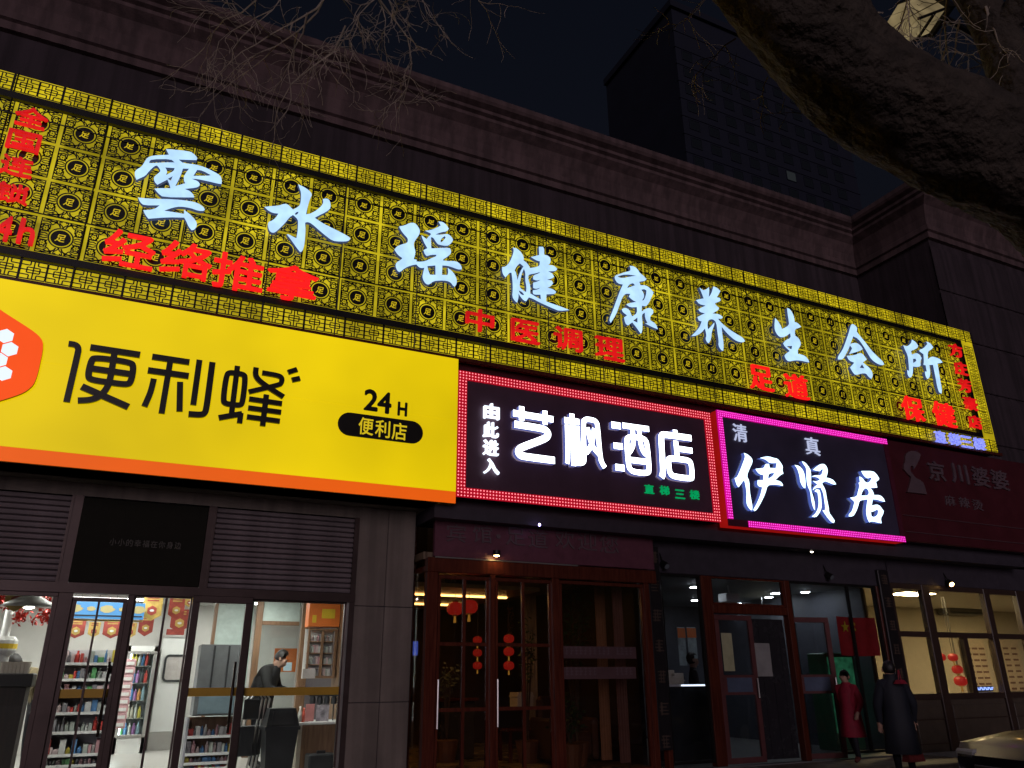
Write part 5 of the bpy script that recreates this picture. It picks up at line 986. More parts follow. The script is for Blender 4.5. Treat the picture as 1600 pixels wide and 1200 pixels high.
rd = thing('reception_desk', 'dark reception desk behind the hotel doors', 'desk', (5.6, 2.9, FZ))
mb = MB(); x0, x1 = wx(690, 1120, 3.2), wx(742, 1120, 3.2); mb.box(x0, x1, 3.2, 3.7, FZ, 1.15, .02); part('base', mb, mat('dark_granite', (.06, .05, .04), .25), rd)
mb = MB(); mb.box(x0-.05, x1+.05, 3.15, 3.75, 1.15, 1.2, .01); part('top', mb, M_mahog, rd)
tb = thing('side_table', 'wooden side table with chairs behind the right hotel door leaf', 'table', (5.6, 2.4, FZ))
x0, x1 = wx(790, 1140, 2.4), wx(850, 1140, 2.4); z = wz(820, 1138, 2.4)
mb = MB(); mb.box(x0, x1, 2.3, 2.8, z-.04, z, .01); part('top', mb, M_mahog, tb)
for a in (x0+.04, x1-.09):
    for b in (2.33, 2.72): mb = MB(); mb.box(a, a+.05, b, b+.05, FZ, z-.04); part('leg', mb, M_mahog, tb)
sf = thing('lobby_sofa', 'dark leather sofa behind the hotel window', 'sofa', (6.4, 1.7, FZ))
x0, x1 = wx(868, 1130, 1.7), wx(922, 1130, 1.7)
mb = MB(); mb.box(x0, x1, 1.6, 2.3, FZ+.08, FZ+.46, .06); part('seat', mb, mat('brown_leather', (.10, .05, .035), .35), sf)
mb = MB(); mb.box(x0, x1, 2.22, 2.42, FZ+.3, FZ+.98, .06); part('backrest', mb, mat('brown_leather', (.10, .05, .035), .35), sf)
for a in (x0-.12, x1): mb = MB(); mb.box(a, a+.12, 1.6, 2.42, FZ+.05, FZ+.66, .04); part('armrest', mb, mat('brown_leather', (.10, .05, .035), .35), sf)
# couplet boards either side of the restaurant
def couplet(x0, x1, Y, z0, z1, chars, lab):
    t = thing('couplet_board', lab, 'sign', ((x0+x1)/2, Y, z0), 'vertical couplet boards beside the restaurant')
    mb = MB(); mb.box(x0, x1, Y-.04, Y+.05, z0, z1, .012); part('board', mb, mat('couplet_black', (.014, .012, .014), .4), t)
    n = 7
    for k in range(n):
        z = z1 - .18 - k*(z1-z0-.3)/(n-1); mk = MB(); c = (x0+x1)/2
        for q in range(4): mk.box(c-.07+random.uniform(-.02, .02), c+.07+random.uniform(-.02, .02), Y-.047, Y-.041, z-.08+q*.048, z-.066+q*.048)
        for q in range(2): s_ = random.uniform(-.05, .05); mk.box(c+s_-.008, c+s_+.008, Y-.0485, Y-.0471, z-.09, z+.09)
        part('character_marks', mk, mat('dull_bronze', (.09, .06, .045), .5), t)
couplet(7.42, 7.66, YH+.02, .5, 3.5, 7, 'dark vertical couplet board between the hotel and the restaurant')
couplet(12.74, 13.02, .42, .6, 3.4, 7, 'dark vertical couplet board right of the flag')
# ------------------------------------------------------------------ restaurant front
YN = .50
mb = MB(); mb.box(7.70, 12.98, .42, 8.2, .06, .22); part('shop_floor', mb, mat('grey_tile', (.20, .20, .20), .3), bld)
mb = MB(); mb.box(7.70, 12.98, .62, 8.2, 3.16, 3.26); part('ceiling', mb, mat('grey_ceiling', (.30, .31, .34), .6), bld)
mb = MB(); mb.box(7.70, 12.98, 6.0, 6.1, .22, 3.16); part('back_wall', mb, mat('slate_wall', (.085, .09, .11), .5), bld)
mb = MB(); mb.box(7.66, 13.1, YN-.05, YN+.12, 3.10, 3.64, .01); part('header_board', mb, M_dark, bld)
for a, b in ((8.56, 8.77), (10.40, 10.52), (7.66, 7.74), (12.70, 12.78)):
    mb = MB(); mb.box(a, b, YN-.06, YN+.08, .22, 3.10, .01); part('door_post', mb, M_mahog, bld)
mb = MB(); mb.box(8.77, 10.40, YN-.06, YN+.08, 2.50, 2.64, .01); part('transom_bar', mb, M_mahog, bld)
f = MB(); frame(f, 7.74, 8.56, .28, 3.10, YN, .04); w6 = part('window', f, M_black, bld); pane(7.78, 8.52, .32, 3.06, YN, M_glassd, w6)
f = MB(); frame(f, 8.77, 10.40, 2.64, 3.10, YN, .035); w7 = part('transom_window', f, M_mahog, bld); pane(8.805, 10.365, 2.675, 3.065, YN, M_glassd, w7)
f = MB(); frame(f, 10.52, 12.70, .28, 3.10, YN, .04); f.box(11.95, 11.99, YN-.025, YN+.025, .32, 3.06); w8 = part('window', f, M_black, bld); pane(10.56, 11.95, .32, 3.06, YN, M_glassd, w8); pane(11.99, 12.66, .32, 3.06, YN, M_glassd, w8)
M_rdoor = mat('red_brown_door', (.14, .05, .05), .4, 0, .2)
def swing(name, hx, w, ang, lab, notice=None):
    d = thing(name, lab, 'door', (hx, YN, .24))
    d.rotation_euler = (0, 0, ang)
    def pr(nm, mb, m_, par=None):
        o = mb.build(nm, m_); o.parent = par or d; return o
    H = 2.24
    mb = MB(); frame(mb, 0, w, 0, H, 0, .085, .045); mb.box(.086, w-.086, -.02, .02, 1.0, 1.30); pr('leaf_frame', mb, M_rdoor)
    mb = MB(); mb.box(.085, w-.085, -.003, .003, .085, 1.0); pr('pane', mb, M_glassd)
    mb = MB(); mb.box(.085, w-.085, -.003, .003, 1.30, H-.085); pr('pane', mb, M_glassd)
    mb = MB(); mb.tube([(w-.05, -.06, .95), (w-.05, -.06, 1.25)], .014, 8); pr('handle', mb, M_alu2)
    if notice: mb = MB(); mb.box(*notice); pr('notice', mb, mat('yellowed_notice', (.50, .50, .30), .6))
    mb = MB(); mb.box(.14, w-.14, -.026, -.021, 1.04, 1.26); pr('plate', mb, mat('blue_grey_plate', (.10, .13, .20), .4))
    return d
swing('restaurant_door', 8.79, .80, 0, 'closed red framed restaurant door leaf with a pale notice', (.12, .34, -.012, -.008, 1.36, 1.95))
swing('restaurant_door', 10.44, .78, radians(-12), 'open red framed restaurant door leaf left of the flag')
# plastic strip curtain in the open doorway
sc_ = thing('strip_curtain', 'dark plastic strip curtain in the restaurant doorway', 'curtain', (10.0, YN+.1, .24))
for k in range(7):
    x = 9.60 + k*.113; mb = MB(); mb.box(x, x+.122, YN+.10+.008*(k % 2), YN+.105+.008*(k % 2), .26, 2.44); part('strip', mb, mat('dark_pvc', (.03, .03, .035), .25), sc_)
screen('curtain_notice', 'pale sheet on the restaurant strip curtain', 'notice', 1180, 1005, 1205, 1057, YN+.085, mat('grey_sheet', (.34, .34, .33), .6), .004)
# interior
E_cool = emis('cool_downlight', (.86, .92, 1.0), 44)
for i, (px, py) in enumerate(((1085, 915), (1086, 936), (1154, 941), (1201, 931), (1211, 925), (1258, 923), (1309, 925))):
    d = ray(px, py); q = EYE + d*((3.155-1.5)/d.z); lab = 'downlight %s in the restaurant ceiling'
    t = thing('downlight', ('first from the left, near the window edge,', 'second from the left, lower,', 'small one above the strip curtain, nearest the projector,', 'bright one above the strip curtain,', 'small one right of the bright one,', 'bright one above the open door leaf,', 'rightmost one above the flag,')[i] + ' downlight in the restaurant ceiling', 'downlight', tuple(q), 'restaurant downlights')
    mb = MB(); mb.lathe((q.x, q.y, 3.125), [(.10, 0), (.105, .034)], 16); part('rim', mb, M_white, t); mb = MB(); mb.lathe((q.x, q.y, 3.118), [(.085, 0), (.085, .006)], 16); part('lamp_face', mb, E_cool, t)
ch = thing('chandelier', 'glittering crystal chandelier above the restaurant doorway', 'chandelier', (9.6, 3.4, 3.0)); p = at(1192, 955, 3.2); mk = MB()
for k in range(90): mk.lathe((p.x + random.gauss(0, .16), 3.2+random.gauss(0, .12), p.z + random.uniform(-.05, .06)), [(.004, 0), (.013, .012), (.004, .03)], 6)
part('crystals', mk, emis('crystal_glow', (.95, .9, .55), 1.6, .6, 30, sample=False), ch, kind='stuff')
mb = MB(); mb.tube([(p.x, 3.2, p.z+.05), (p.x, 3.2, 3.16)], .012, 6); part('rod', mb, M_alu2, ch)
p = at(1143, 934, 1.8); pj = thing('projector_box', 'white box hung from the ceiling above the restaurant door', 'projector', (p.x, 1.8, p.z))
mb = MB(); mb.box(p.x-.16, p.x+.16, 1.75, 2.0, p.z-.08, p.z+.08, .015); part('body', mb, M_white, pj); mb = MB(); mb.tube([(p.x+.05, 1.9, p.z+.08), (p.x+.02, 1.9, 3.16)], .015, 6); part('bracket', mb, M_alu2, pj)
nc = thing('serving_counter', 'white lit serving counter behind the restaurant window', 'counter', (8.6, 2.1, .22))
x0, x1 = wx(1037, 1070, 1.4), wx(1112, 1070, 1.4); z = wz(1075, 1069, 1.4)
mb = MB(); mb.box(x0, x1, 1.4, 1.75, z-.04, z, .008); part('top', mb, M_white, nc); mb = MB(); mb.box(x0+.03, x1-.03, 1.44, 1.73, .22, z-.04); part('base', mb, M_plastic, nc)
mb = MB(); mb.box(wx(1065, 1070, 1.39), x1-.02, 1.392, 1.399, z-.03, z-.008); part('light_strip', mb, emis('counter_strip', (.75, .82, 1), 3), nc)
for i, px in enumerate((1050, 1062, 1048)):
    p = at(px, 1065, 1.45+.1*i); mb = MB(); mb.box(p.x-.10, p.x+.10, 1.45+.1*i, 1.54+.1*i, z, z+.13+.05*i, .01); mb.box(p.x-.11, p.x+.11, 1.44+.1*i, 1.55+.1*i, z+.05, z+.065); tag(mb.build('food_tray', M_cream), ('left front', 'right front', 'rear')[i] + ' pale tray stacked on the restaurant counter', 'tray', 'trays on the restaurant counter')
for i, (a, b) in enumerate(((1060, 1072), (1075, 1089))):
    t, x0, x1, z0, z1 = screen('menu_poster', ('left', 'right')[i] + ' menu poster behind the serving counter', 'poster', a, 980, b, 1040, 4.2, mat('poster_grey_blue', (.32, .38, .40), .5, 0, .4, 5), .02, 'menu posters')
    mb = MB(); mb.box(x0, x1, 4.19, 4.199, z1-.22, z1-.02); part('orange_band', mb, M_orange, t)
gc = thing('green_drinks_cooler', 'green lit drinks cooler behind the open restaurant door', 'cooler', (12, 1.8, .22)); x0, x1 = wx(1290, 1040, 1.5), wx(1335, 1040, 1.5); z0, z1 = .22, wz(1310, 1020, 1.5)
mb = MB(); mb.box(x0, x1, 1.5, 1.95, z0, z1, .02); part('body', mb, mat('green_cooler', (.05, .16, .08), .4), gc); mb = MB(); mb.box(x0+.05, x1-.05, 1.49, 1.499, z0+.3, z1-.08); part('door_panel', mb, emis('green_glow', (.05, .30, .14), .22, .6, 8), gc)
# national flag hung inside the window
fl = thing('red_flag', 'red flag with five yellow stars hung in the restaurant window', 'flag', (12.2, YN+.06, 1.9))
x0, x1, z0, z1 = wx(1310, 990, YN+.06), wx(1371, 995, YN+.06), wz(1340, 1024, YN+.06), wz(1340, 964, YN+.06)
mb = MB(); n = 18; vs = []
for k in range(n+1):
    xx = x0 + (x1-x0)*k/n; yy = YN+.06+.012*sin(k*.9)
    for q in range(5): vs.append((xx, yy + .006*sin(q+k*.5), z0 + (z1-z0)*q/4 - .015*sin(k/n*pi)))
mb.add(vs, [(5*k+q, 5*k+5+q, 5*k+6+q, 5*k+1+q) for k in range(n) for q in range(4)]); part('cloth', mb, M_red, fl, smooth=True)
def star(cx_, cz_, R, rot, Y):
    return [(cx_ + (R if k % 2 == 0 else R*.4)*cos(pi/2+rot+k*pi/5), cz_ + (R if k % 2 == 0 else R*.4)*sin(pi/2+rot+k*pi/5)) for k in range(10)]
fw, fh = x1-x0, z1-z0
for u, v, R, rot in ((.17, .72, .105, 0), (.34, .90, .035, .4), (.41, .80, .035, .2), (.41, .66, .035, 0), (.34, .56, .035, -.3)):
    mb = MB(); mb.plate([star(x0+fw*u, z0+fh*v, R, rot, 0)], YN+.032, YN+.036); part('star', mb, M_yel, fl)
# spot lamps below the magenta sign
def spot(px, py, Y, lab, col, e, aim):
    p = at(px, py, Y); t = thing('spot_lamp', lab, 'lamp', tuple(p), 'small spot lamps on the shopfronts')
    d = Vector(aim).normalized()
    mb = MB(); mb.tube([p - d*.12, p], [.045, .055], 12); part('housing', mb, M_black, t)
    mb = MB(); mb.tube([p+d*.002, p + d*.008], .045, 12); part('lamp_face', mb, emis('spot_%s' % lab[:6], col, e), t)
    mb = MB(); mb.tube([p - d*.1, p - d*.1 + Vector((0, .1, .22))], .012, 5); part('bracket', mb, M_black, t)
spot(1269, 860, .30, 'white spot lamp under the magenta strip', (1, .86, .7), 9, (.1, -.8, -.6))
spot(1487, 913, .30, 'amber spot lamp above the right shop window', (1, .55, .16), 26, (-.3, -.75, -.6))
spot(1042, 885, .30, 'dark flood lamp above the restaurant window', (.2, .2, .25), .05, (.1, -.8, -.6)); spot(1300, 902, .30, 'dark flood lamp above the flag', (.2, .2, .22), .05, (.1, -.8, -.6))
p = at(843, 820, -.02); mb = MB(); mb.lathe((p.x, p.y, p.z-.02), [(.012, 0), (.02, .02), (.012, .04)], 10); tag(mb.build('indicator_lamp', emis('violet_led', (.45, .35, 1), 8)), 'tiny violet indicator lamp under the hotel sign', 'lamp')

# ------------------------------------------------------------------ right hand shop
YR = .50
mb = MB(); mb.box(13.1, 26, .42, 6.2, .06, .22); part('shop_floor', mb, mat('grey_tile', (.20, .20, .20), .3), bld)
mb = MB(); mb.box(13.1, 26, .62, 6.2, 3.22, 3.30); part('ceiling', mb, M_cream, bld)
mb = MB(); mb.box(13.1, 26, 4.6, 4.7, .22, 3.22); part('back_wall', mb, mat('warm_wall', (.60, .52, .36), .6, 0, .06), bld)
mb = MB(); mb.box(13.06, 26, YR-.05, YR+.12, 3.18, 3.64, .01); part('header_board', mb, M_dark, bld)
M_dfr = mat('dark_wood_frame', (.050, .030, .024), .35, 0, .2)
cols = [(13.06, 13.16), (13.98, 14.20), (15.84, 16.02), (16.90, 17.2), (18.5, 18.7), (20.4, 20.6), (25.8, 26.0)]
for a, b in cols: mb = MB(); mb.box(a, b, YR-.05, YR+.07, .1, 3.18, .01); part('window_post', mb, M_dfr, bld)
for a, b in zip(cols[:-1], cols[1:]):
    x0, x1 = a[1], b[0]; f = MB(); f.box(x0, x1, YR-.04, YR+.06, 2.20, 2.30); w_ = part('window', f, M_dfr, bld)
    for k in (1.10, 3.08): f = MB(); f.box(x0, x1, YR-.04, YR+.06, k, k+.10); part('rail', f, M_dfr, w_)
    if x0 > 14 and x0 < 15:
        mb = MB(); mb.box(14.93, 15.05, YR-.04, YR+.06, 1.20, 2.20); part('mullion', mb, M_dfr, w_); pane(x0, 14.93, 1.20, 2.20, YR, M_glassd, w_); pane(15.05, x1, 1.20, 2.20, YR, M_glassd, w_)
    else: pane(x0, x1, 1.20, 2.20, YR, M_glassd, w_)
    pane(x0, x1, 2.30, 3.10, YR, M_glassd, w_)
    mb = MB(); mb.box(x0, x1, YR+.0, YR+.05, .1, 1.10); mb.box(x0+.06, x1-.06, YR-.02, YR-.001, .25, 1.0, .01); part('dado_panel', mb, mat('dado_brown', (.085, .065, .05), .45, 0, .2), w_)
    for k in (.35, .75): mb = MB(); mb.box(x0, x1, YR-.028, YR-.021, k, k+.02); part('rail', mb, M_dfr, w_)
E_warm = emis('warm_panel_light', (1.0, .72, .33), 75)
for i, x in enumerate((15.4, 20.5)):
    t = thing('ceiling_light', ('left', 'right')[i] + ' warm ceiling panel in the right hand shop', 'ceiling light', (x, 2.0, 3.2)); mb = MB(); mb.box(x-.5, x+.5, 1.5, 2.1, 3.18, 3.219); part('housing', mb, M_white, t); mb = MB(); mb.box(x-.46, x+.46, 1.54, 2.06, 3.172, 3.179); part('diffuser', mb, E_warm, t)
p0, p1 = at(1476, 938, 4.3), at(1532, 962, 4.3); ac = thing('air_conditioner', 'dark air conditioner unit on the warm wall of the right shop', 'air conditioner', (p0.x, 4.3, p1.z))
mb = MB(); mb.box(p0.x, p1.x, 4.2, 4.58, p1.z, p0.z, .03); part('body', mb, mat('ac_grey', (.13, .12, .10), .4), ac); mb = MB(); mb.box(p0.x+.05, p1.x-.05, 4.19, 4.199, p1.z+.03, p1.z+.07); part('vent', mb, M_plastic, ac)
for i, (a, b) in enumerate(((1509, 1545), (1556, 1598))):
    t, x0, x1, z0, z1 = screen('wall_menu', ('left', 'right')[i] + ' cream menu board with rows of print in the right shop', 'menu', a, 1000, b, 1080, 4.5, mat('menu_cream', (.62, .50, .34), .6), .03, 'menu boards in the right shop')
    for r_ in range(8):
        for c_ in range(3):
            mb = MB(); xx = x0 + .1 + c_*(x1-x0-.1)/3; zz_ = z1 - .25 - r_*.15; mb.box(xx, xx+.22, 4.49, 4.497, zz_, zz_+.05); part('print_row', mb, mat('menu_print', (.22, .12, .08), .6), t)
for i, (px, py, r) in enumerate(((1470, 1027, .10), (1489, 1027, .10), (1496, 1046, .11), (1501, 1064, .13))): lantern(at(px, py, 1.4), r, ('leftmost red lantern in the right shop window', 'second red lantern in the right shop window', 'third red lantern lower in the right shop window', 'lowest red lantern in the right shop window')[i], 'red lanterns in the right shop', .4)
t, x0, x1, z0, z1 = screen('blue_neon_strip', 'small glowing blue strip sign low in the right shop window', 'sign', 1524, 1072, 1552, 1080, .75, M_plastic, .02)
for k in range(9):
    mb = MB(); xx = x0 + (k+.5)*(x1-x0)/9; mb.box(xx-.022, xx-.008, .74, .749, z0+.02, z1-.02); mb.box(xx-.008, xx+.022, .74, .749, z0+.02 if k % 2 else z1-.045, z0+.045 if k % 2 else z1-.02); part('neon_stroke', mb, emis('blue_neon', (.3, .42, 1), 2.5), t)
mb = MB(); p = at(1478, 1065, 1.2); mb.tube([(p.x-.1, 1.2, 2.1), (p.x, 1.2, 1.2)], .03, 8); tag(mb.build('light_tube', emis('amber_tube', (1, .7, .3), 1.6)), 'slanting amber light tube in the right shop window', 'lamp')

# loose cables sagging under the sign boxes
random.seed(21)
for i, (x0, x1, z, lab) in enumerate(((4.2, 6.1, 3.80, 'loose thin cable sagging under the left half of the hotel sign'), (6.4, 8.6, 3.78, 'loose thin cable sagging under the right half of the hotel sign'), (9.0, 12.6, 3.72, 'loose thin cable sagging under the magenta framed sign'), (13.2, 16.4, 3.80, 'loose thin cable sagging under the unlit maroon sign'))):
    pts = [(x0 + (x1-x0)*k/16, .22 + .02*sin(k*.8+i), z - .10*sin(pi*k/16) + random.uniform(-.03, .03)) for k in range(17)]
    mb = MB(); mb.tube(pts, .009, 5); tag(mb.build('loose_cable', mat('grey_cable', (.16, .15, .15), .5), smooth=True), lab, 'cable', 'loose cables under the signs')
# ------------------------------------------------------------------ people
def person(name, label, loc, rz, J, R, cols, mats, hair=None, coat=None, s=1.0):
    """J: joints in local metres (x right, y forward... facing -y), edges follow B; one skinned surface"""
    B = [('pelvis', 'spine'), ('spine', 'chest'), ('chest', 'neck'), ('neck', 'jaw'), ('jaw', 'skull'), ('jaw', 'nose')]
    for q in 'lr':
        B += [('chest', 'sh_'+q), ('sh_'+q, 'el_'+q), ('el_'+q, 'wr_'+q), ('wr_'+q, 'palm_'+q), ('pelvis', 'hip_'+q), ('hip_'+q, 'kn_'+q), ('kn_'+q, 'an_'+q), ('an_'+q, 'toe_'+q)]
    J = {k: Vector(v)*s for k, v in J.items()}; R = dict(R)
    for q in 'lr':
        w, e = J['wr_'+q], J['el_'+q]; d = (w-e).normalized(); sd_ = d.cross(Vector((0, 1, 0))); sd_ = sd_.normalized() if sd_.length > .1 else Vector((1, 0, 0)); nn = sd_.cross(d)
        J['palm_'+q] = w + d*.075*s; R['palm_'+q] = .034
        for i, (o, L1) in enumerate(((-.030, .07), (-.010, .082), (.010, .078), (.030, .06))):
            J['f%d_%s' % (i, q)] = J['palm_'+q] + sd_*o*s + d*.03*s + nn*.004; R['f%d_%s' % (i, q)] = .010
            J['g%d_%s' % (i, q)] = J['palm_'+q] + sd_*o*1.1*s + d*L1*s + nn*.03*s; R['g%d_%s' % (i, q)] = .008
            B += [('palm_'+q, 'f%d_%s' % (i, q)), ('f%d_%s' % (i, q), 'g%d_%s' % (i, q))]
        J['t_'+q] = w + d*.035*s - sd_*.045*s; R['t_'+q] = .012; J['u_'+q] = w + d*.07*s - sd_*.055*s + nn*.02; R['u_'+q] = .009
        B += [('wr_'+q, 't_'+q), ('t_'+q, 'u_'+q)]
    ids = {k: i for i, k in enumerate(J)}; keys = list(J)
    me = bpy.data.meshes.new('body'); me.from_pydata([J[k][:] for k in keys], [(ids[a], ids[b]) for a, b in B], []); me.update()
    o = bpy.data.objects.new('body', me); COL.objects.link(o)
    o.modifiers.new('skin', 'SKIN'); sk = me.skin_vertices[0].data
    for k in keys:
        r = R.get(k, .05); r = r if hasattr(r, '__len__') else (r, r); sk[ids[k]].radius = (r[0]*s, r[1]*s); sk[ids[k]].use_root = (k == 'pelvis')
    sb = o.modifiers.new('sub', 'SUBSURF'); sb.levels = 2; sb.render_levels = 2
    bpy.context.view_layer.update()
    ev = bpy.data.meshes.new_from_object(o.evaluated_get(bpy.context.evaluated_depsgraph_get()))
    bpy.data.objects.remove(o)
    ev.materials.clear(); names = []
    for n_, m_ in mats.items(): ev.materials.append(m_); names.append(n_)
    segs = [(J[a], J[b], a, b) for a, b in B]
    def region(a, b):
        if 'skull' in (a, b) or 'jaw' in (a, b) or 'nose' in (a, b): return 'skin'
        if a[0] in 'fgtu' and '_' in a or 'palm' in b or a.startswith('palm'): return 'skin'
        if b.startswith('toe'): return 'shoe'
        if a.startswith(('hip', 'kn')) or b.startswith('hip'): return 'trousers'
        return 'top'
    for pl in ev.polygons:
        c = pl.center; best = 9; rg = 'top'
        for a, b, ka, kb in segs:
            ab = b-a; t = max(0, min(1, (c-a).dot(ab)/max(ab.length_squared, 1e-9))); d = (c-a-ab*t).length
            if d < best: best = d; rg = region(ka, kb)
        pl.material_index = names.index(rg); pl.use_smooth = True
    t = thing(name, label, 'person', loc); t.rotation_euler = (0, 0, rz)
    body = bpy.data.objects.new('body', ev); COL.objects.link(body); body.parent = t
    hd = J['skull'].lerp(J['jaw'], .42); up = (J['skull']-J['jaw']).normalized(); fw = (J['nose']-J['jaw']).normalized(); sdv = up.cross(fw).normalized(); fw = sdv.cross(up)
    bm = bmesh.new(); bmesh.ops.create_icosphere(bm, subdivisions=3, radius=1)
    hl = hair or 0.0
    for v in bm.verts:
        x, y, z = v.co; zz_ = z if z > -.2 else -.2 + (z+.2)*(.4 + hl)
        n_ = 1 + .05*sin(x*13+y*7)*cos(z*11)
        v.co = hd + (sdv*x*.096 + fw*(y*.108-.012) + up*(zz_*.125+.028))*s*n_
    kill = [f_ for f_ in bm.faces if (f_.calc_center_median()-hd).dot(fw) > (.012 + .02*max(0, (f_.calc_center_median()-hd).dot(up)/(.08*s)))*s and (f_.calc_center_median()-hd).dot(up) < .082*s]
    bmesh.ops.delete(bm, geom=kill, context='FACES')
    hm = bpy.data.meshes.new('hair'); bm.to_mesh(hm); bm.free(); hm.materials.append(M_hair)
    for pl in hm.polygons: pl.use_smooth = True
    h = bpy.data.objects.new('hair', hm); COL.objects.link(h); h.parent = t
    for sx in (-1, 1):   # eyes and ears
        e = MB(); c = hd + (sdv*sx*.034 + fw*.093 + up*.01)*s; e.lathe((c.x, c.y, c.z-.008*s), [(.003*s, 0), (.008*s, .006*s), (.003*s, .012*s)], 8); q = e.build('eye', M_hair); q.parent = t
        e = MB(); c = hd + (sdv*sx*.094 - fw*.002)*s; e.lathe((c.x, c.y, c.z-.03*s), [(.006*s, 0), (.016*s, .02*s), (.018*s, .045*s), (.008*s, .06*s)], 8); q = e.build('ear', M_skin); q.parent = t
    if coat:
        m_, rings = coat; mb = MB(); n = 20; vs = []; fs = []
        for (c, rx_, ry_) in rings:
            for k in range(n): a = 2*pi*k/n; w_ = 1 + .03*sin(3*a)+.025*sin(7*a); vs.append((c[0]*s+rx_*s*cos(a)*w_, c[1]*s+ry_*s*sin(a)*w_, c[2]*s))
        for i in range(len(rings)-1):
            for k in range(n): fs.append((i*n+k, i*n+(k+1) % n, (i+1)*n+(k+1) % n, (i+1)*n+k))
        mb.add(vs, fs); q = mb.build('coat', m_, smooth=True); q.parent = t
    return t
RAD = dict(pelvis=(.15, .12), spine=(.14, .115), chest=(.165, .12), neck=.055, jaw=(.072, .08), skull=(.085, .095), nose=.016, sh_l=.075, sh_r=.075, el_l=.052, el_r=.052, wr_l=.034, wr_r=.034, hip_l=.10, hip_r=.10, kn_l=.066, kn_r=.066, an_l=.046, an_r=.046, toe_l=.036, toe_r=.036)
def base():
    return dict(pelvis=(0, 0, .93), spine=(0, 0, 1.10), chest=(0, 0, 1.33), neck=(0, -.005, 1.49), jaw=(0, -.025, 1.57), skull=(0, -.01, 1.655), nose=(0, -.115, 1.585),
        sh_l=(.17, 0, 1.40), sh_r=(-.17, 0, 1.40), el_l=(.22, .02, 1.13), el_r=(-.22, .02, 1.13), wr_l=(.22, -.06, .90), wr_r=(-.22, -.06, .90),
        hip_l=(.09, 0, .88), hip_r=(-.09, 0, .88), kn_l=(.10, -.01, .50), kn_r=(-.10, -.01, .50), an_l=(.10, .02, .09), an_r=(-.10, .02, .09), toe_l=(.11, -.14, .035), toe_r=(-.11, -.14, .035))
def wear(n, top, tr, shoe=(.02, .02, .02)):
    return dict(top=mat(n+'_top', top, .8, 0, .25, 12), skin=M_skin, trousers=mat(n+'_trousers', tr, .8, 0, .2, 12), shoe=mat(n+'_shoes', shoe, .5))
bulky = dict(RAD, chest=(.20, .16), spine=(.19, .16), pelvis=(.17, .14), sh_l=.095, sh_r=.095, el_l=.075, el_r=.075, wr_l=.045, wr_r=.045)
# man at the checkout, bent over, facing right
J = base(); J.update(chest=(0, -.09, 1.32), neck=(0, -.19, 1.46), jaw=(0, -.27, 1.51), skull=(0, -.29, 1.60), nose=(0, -.36, 1.48), sh_l=(.18, -.10, 1.40), sh_r=(-.18, -.10, 1.40), el_l=(.24, -.18, 1.13), el_r=(-.24, -.18, 1.13), wr_l=(.14, -.40, 1.10), wr_r=(-.14, -.40, 1.10))
p = at(410, 1060, 3.3)
person('person', 'person in a black hooded jacket bent over the checkout counter', (p.x, 3.3, FZ), radians(62), J, bulky, None, wear('checkout', (.018, .018, .018), (.02, .022, .03)), s=1.0,
       coat=(mat('black_padded', (.016, .016, .017), .7, 0, .3, 20), [((0, 0, .72), .20, .17), ((0, 0, .95), .215, .19), ((0, -.03, 1.15), .215, .19), ((0, -.07, 1.30), .215, .19), ((0, -.12, 1.41), .16, .15), ((0, -.17, 1.47), .085, .09)]))
# person bent behind the left counter
J = base(); J.update(chest=(0, -.16, 1.25), neck=(0, -.28, 1.34), jaw=(0, -.35, 1.36), skull=(0, -.40, 1.44), nose=(0, -.41, 1.30), sh_l=(.17, -.16, 1.32), sh_r=(-.17, -.16, 1.32), el_l=(.22, -.24, 1.06), el_r=(-.22, -.24, 1.06), wr_l=(.1, -.42, 1.0), wr_r=(-.1, -.42, 1.0))
p = at(58, 1040, 2.7)
person('person', 'person with dark tied hair leaning over the counter by the left window', (p.x+.1, 2.7, FZ), radians(-70), J, RAD, None, wear('clerk', (.30, .24, .14), (.03, .03, .04)), hair=.5, s=1.04)
# woman behind the restaurant counter, facing right
J = base(); J.update(wr_l=(.10, -.30, 1.10), wr_r=(-.10, -.30, 1.12), el_l=(.23, -.06, 1.12), el_r=(-.23, -.06, 1.12))
p = at(1084, 1060, 2.0); ws = (wz(1084, 1021, 2.0) - .22)/1.74
person('person', 'person in a dark top standing at the restaurant counter behind glass', (p.x, 2.0, .22), radians(55), J, RAD, None, wear('diner', (.05, .04, .05), (.02, .02, .03)), hair=.5, s=ws)
# person in the red coat, walking left
sr = .80
J = base(); J.update(kn_l=(.09, -.14, .51), an_l=(.10, -.10, .12), toe_l=(.10, -.26, .07), kn_r=(-.09, .05, .50), an_r=(-.09, .24, .13), toe_r=(-.09, .12, .04), el_l=(.23, .06, 1.14), wr_l=(.22, -.12, .95), el_r=(-.24, .10, 1.14), wr_r=(-.25, .14, .90))
p = at(1326, 1100, -.15)
person('person', 'person in a knee length red coat walking in front of the restaurant', (p.x, -.15, .2), radians(-75), J, bulky, None, wear('red', (.30, .008, .03), (.02, .022, .03), (.22, .06, .05)), hair=.35, s=sr,
       coat=(mat('red_coat', (.28, .008, .03), .75, 0, .25, 14), [((0, .01, .50), .235, .27), ((0, 0, .70), .215, .24), ((0, 0, .93), .19, .205), ((0, 0, 1.08), .175, .17), ((0, 0, 1.26), .19, .17), ((0, 0, 1.38), .19, .14), ((0, 0, 1.45), .12, .10), ((0, 0, 1.52), .085, .085)]))
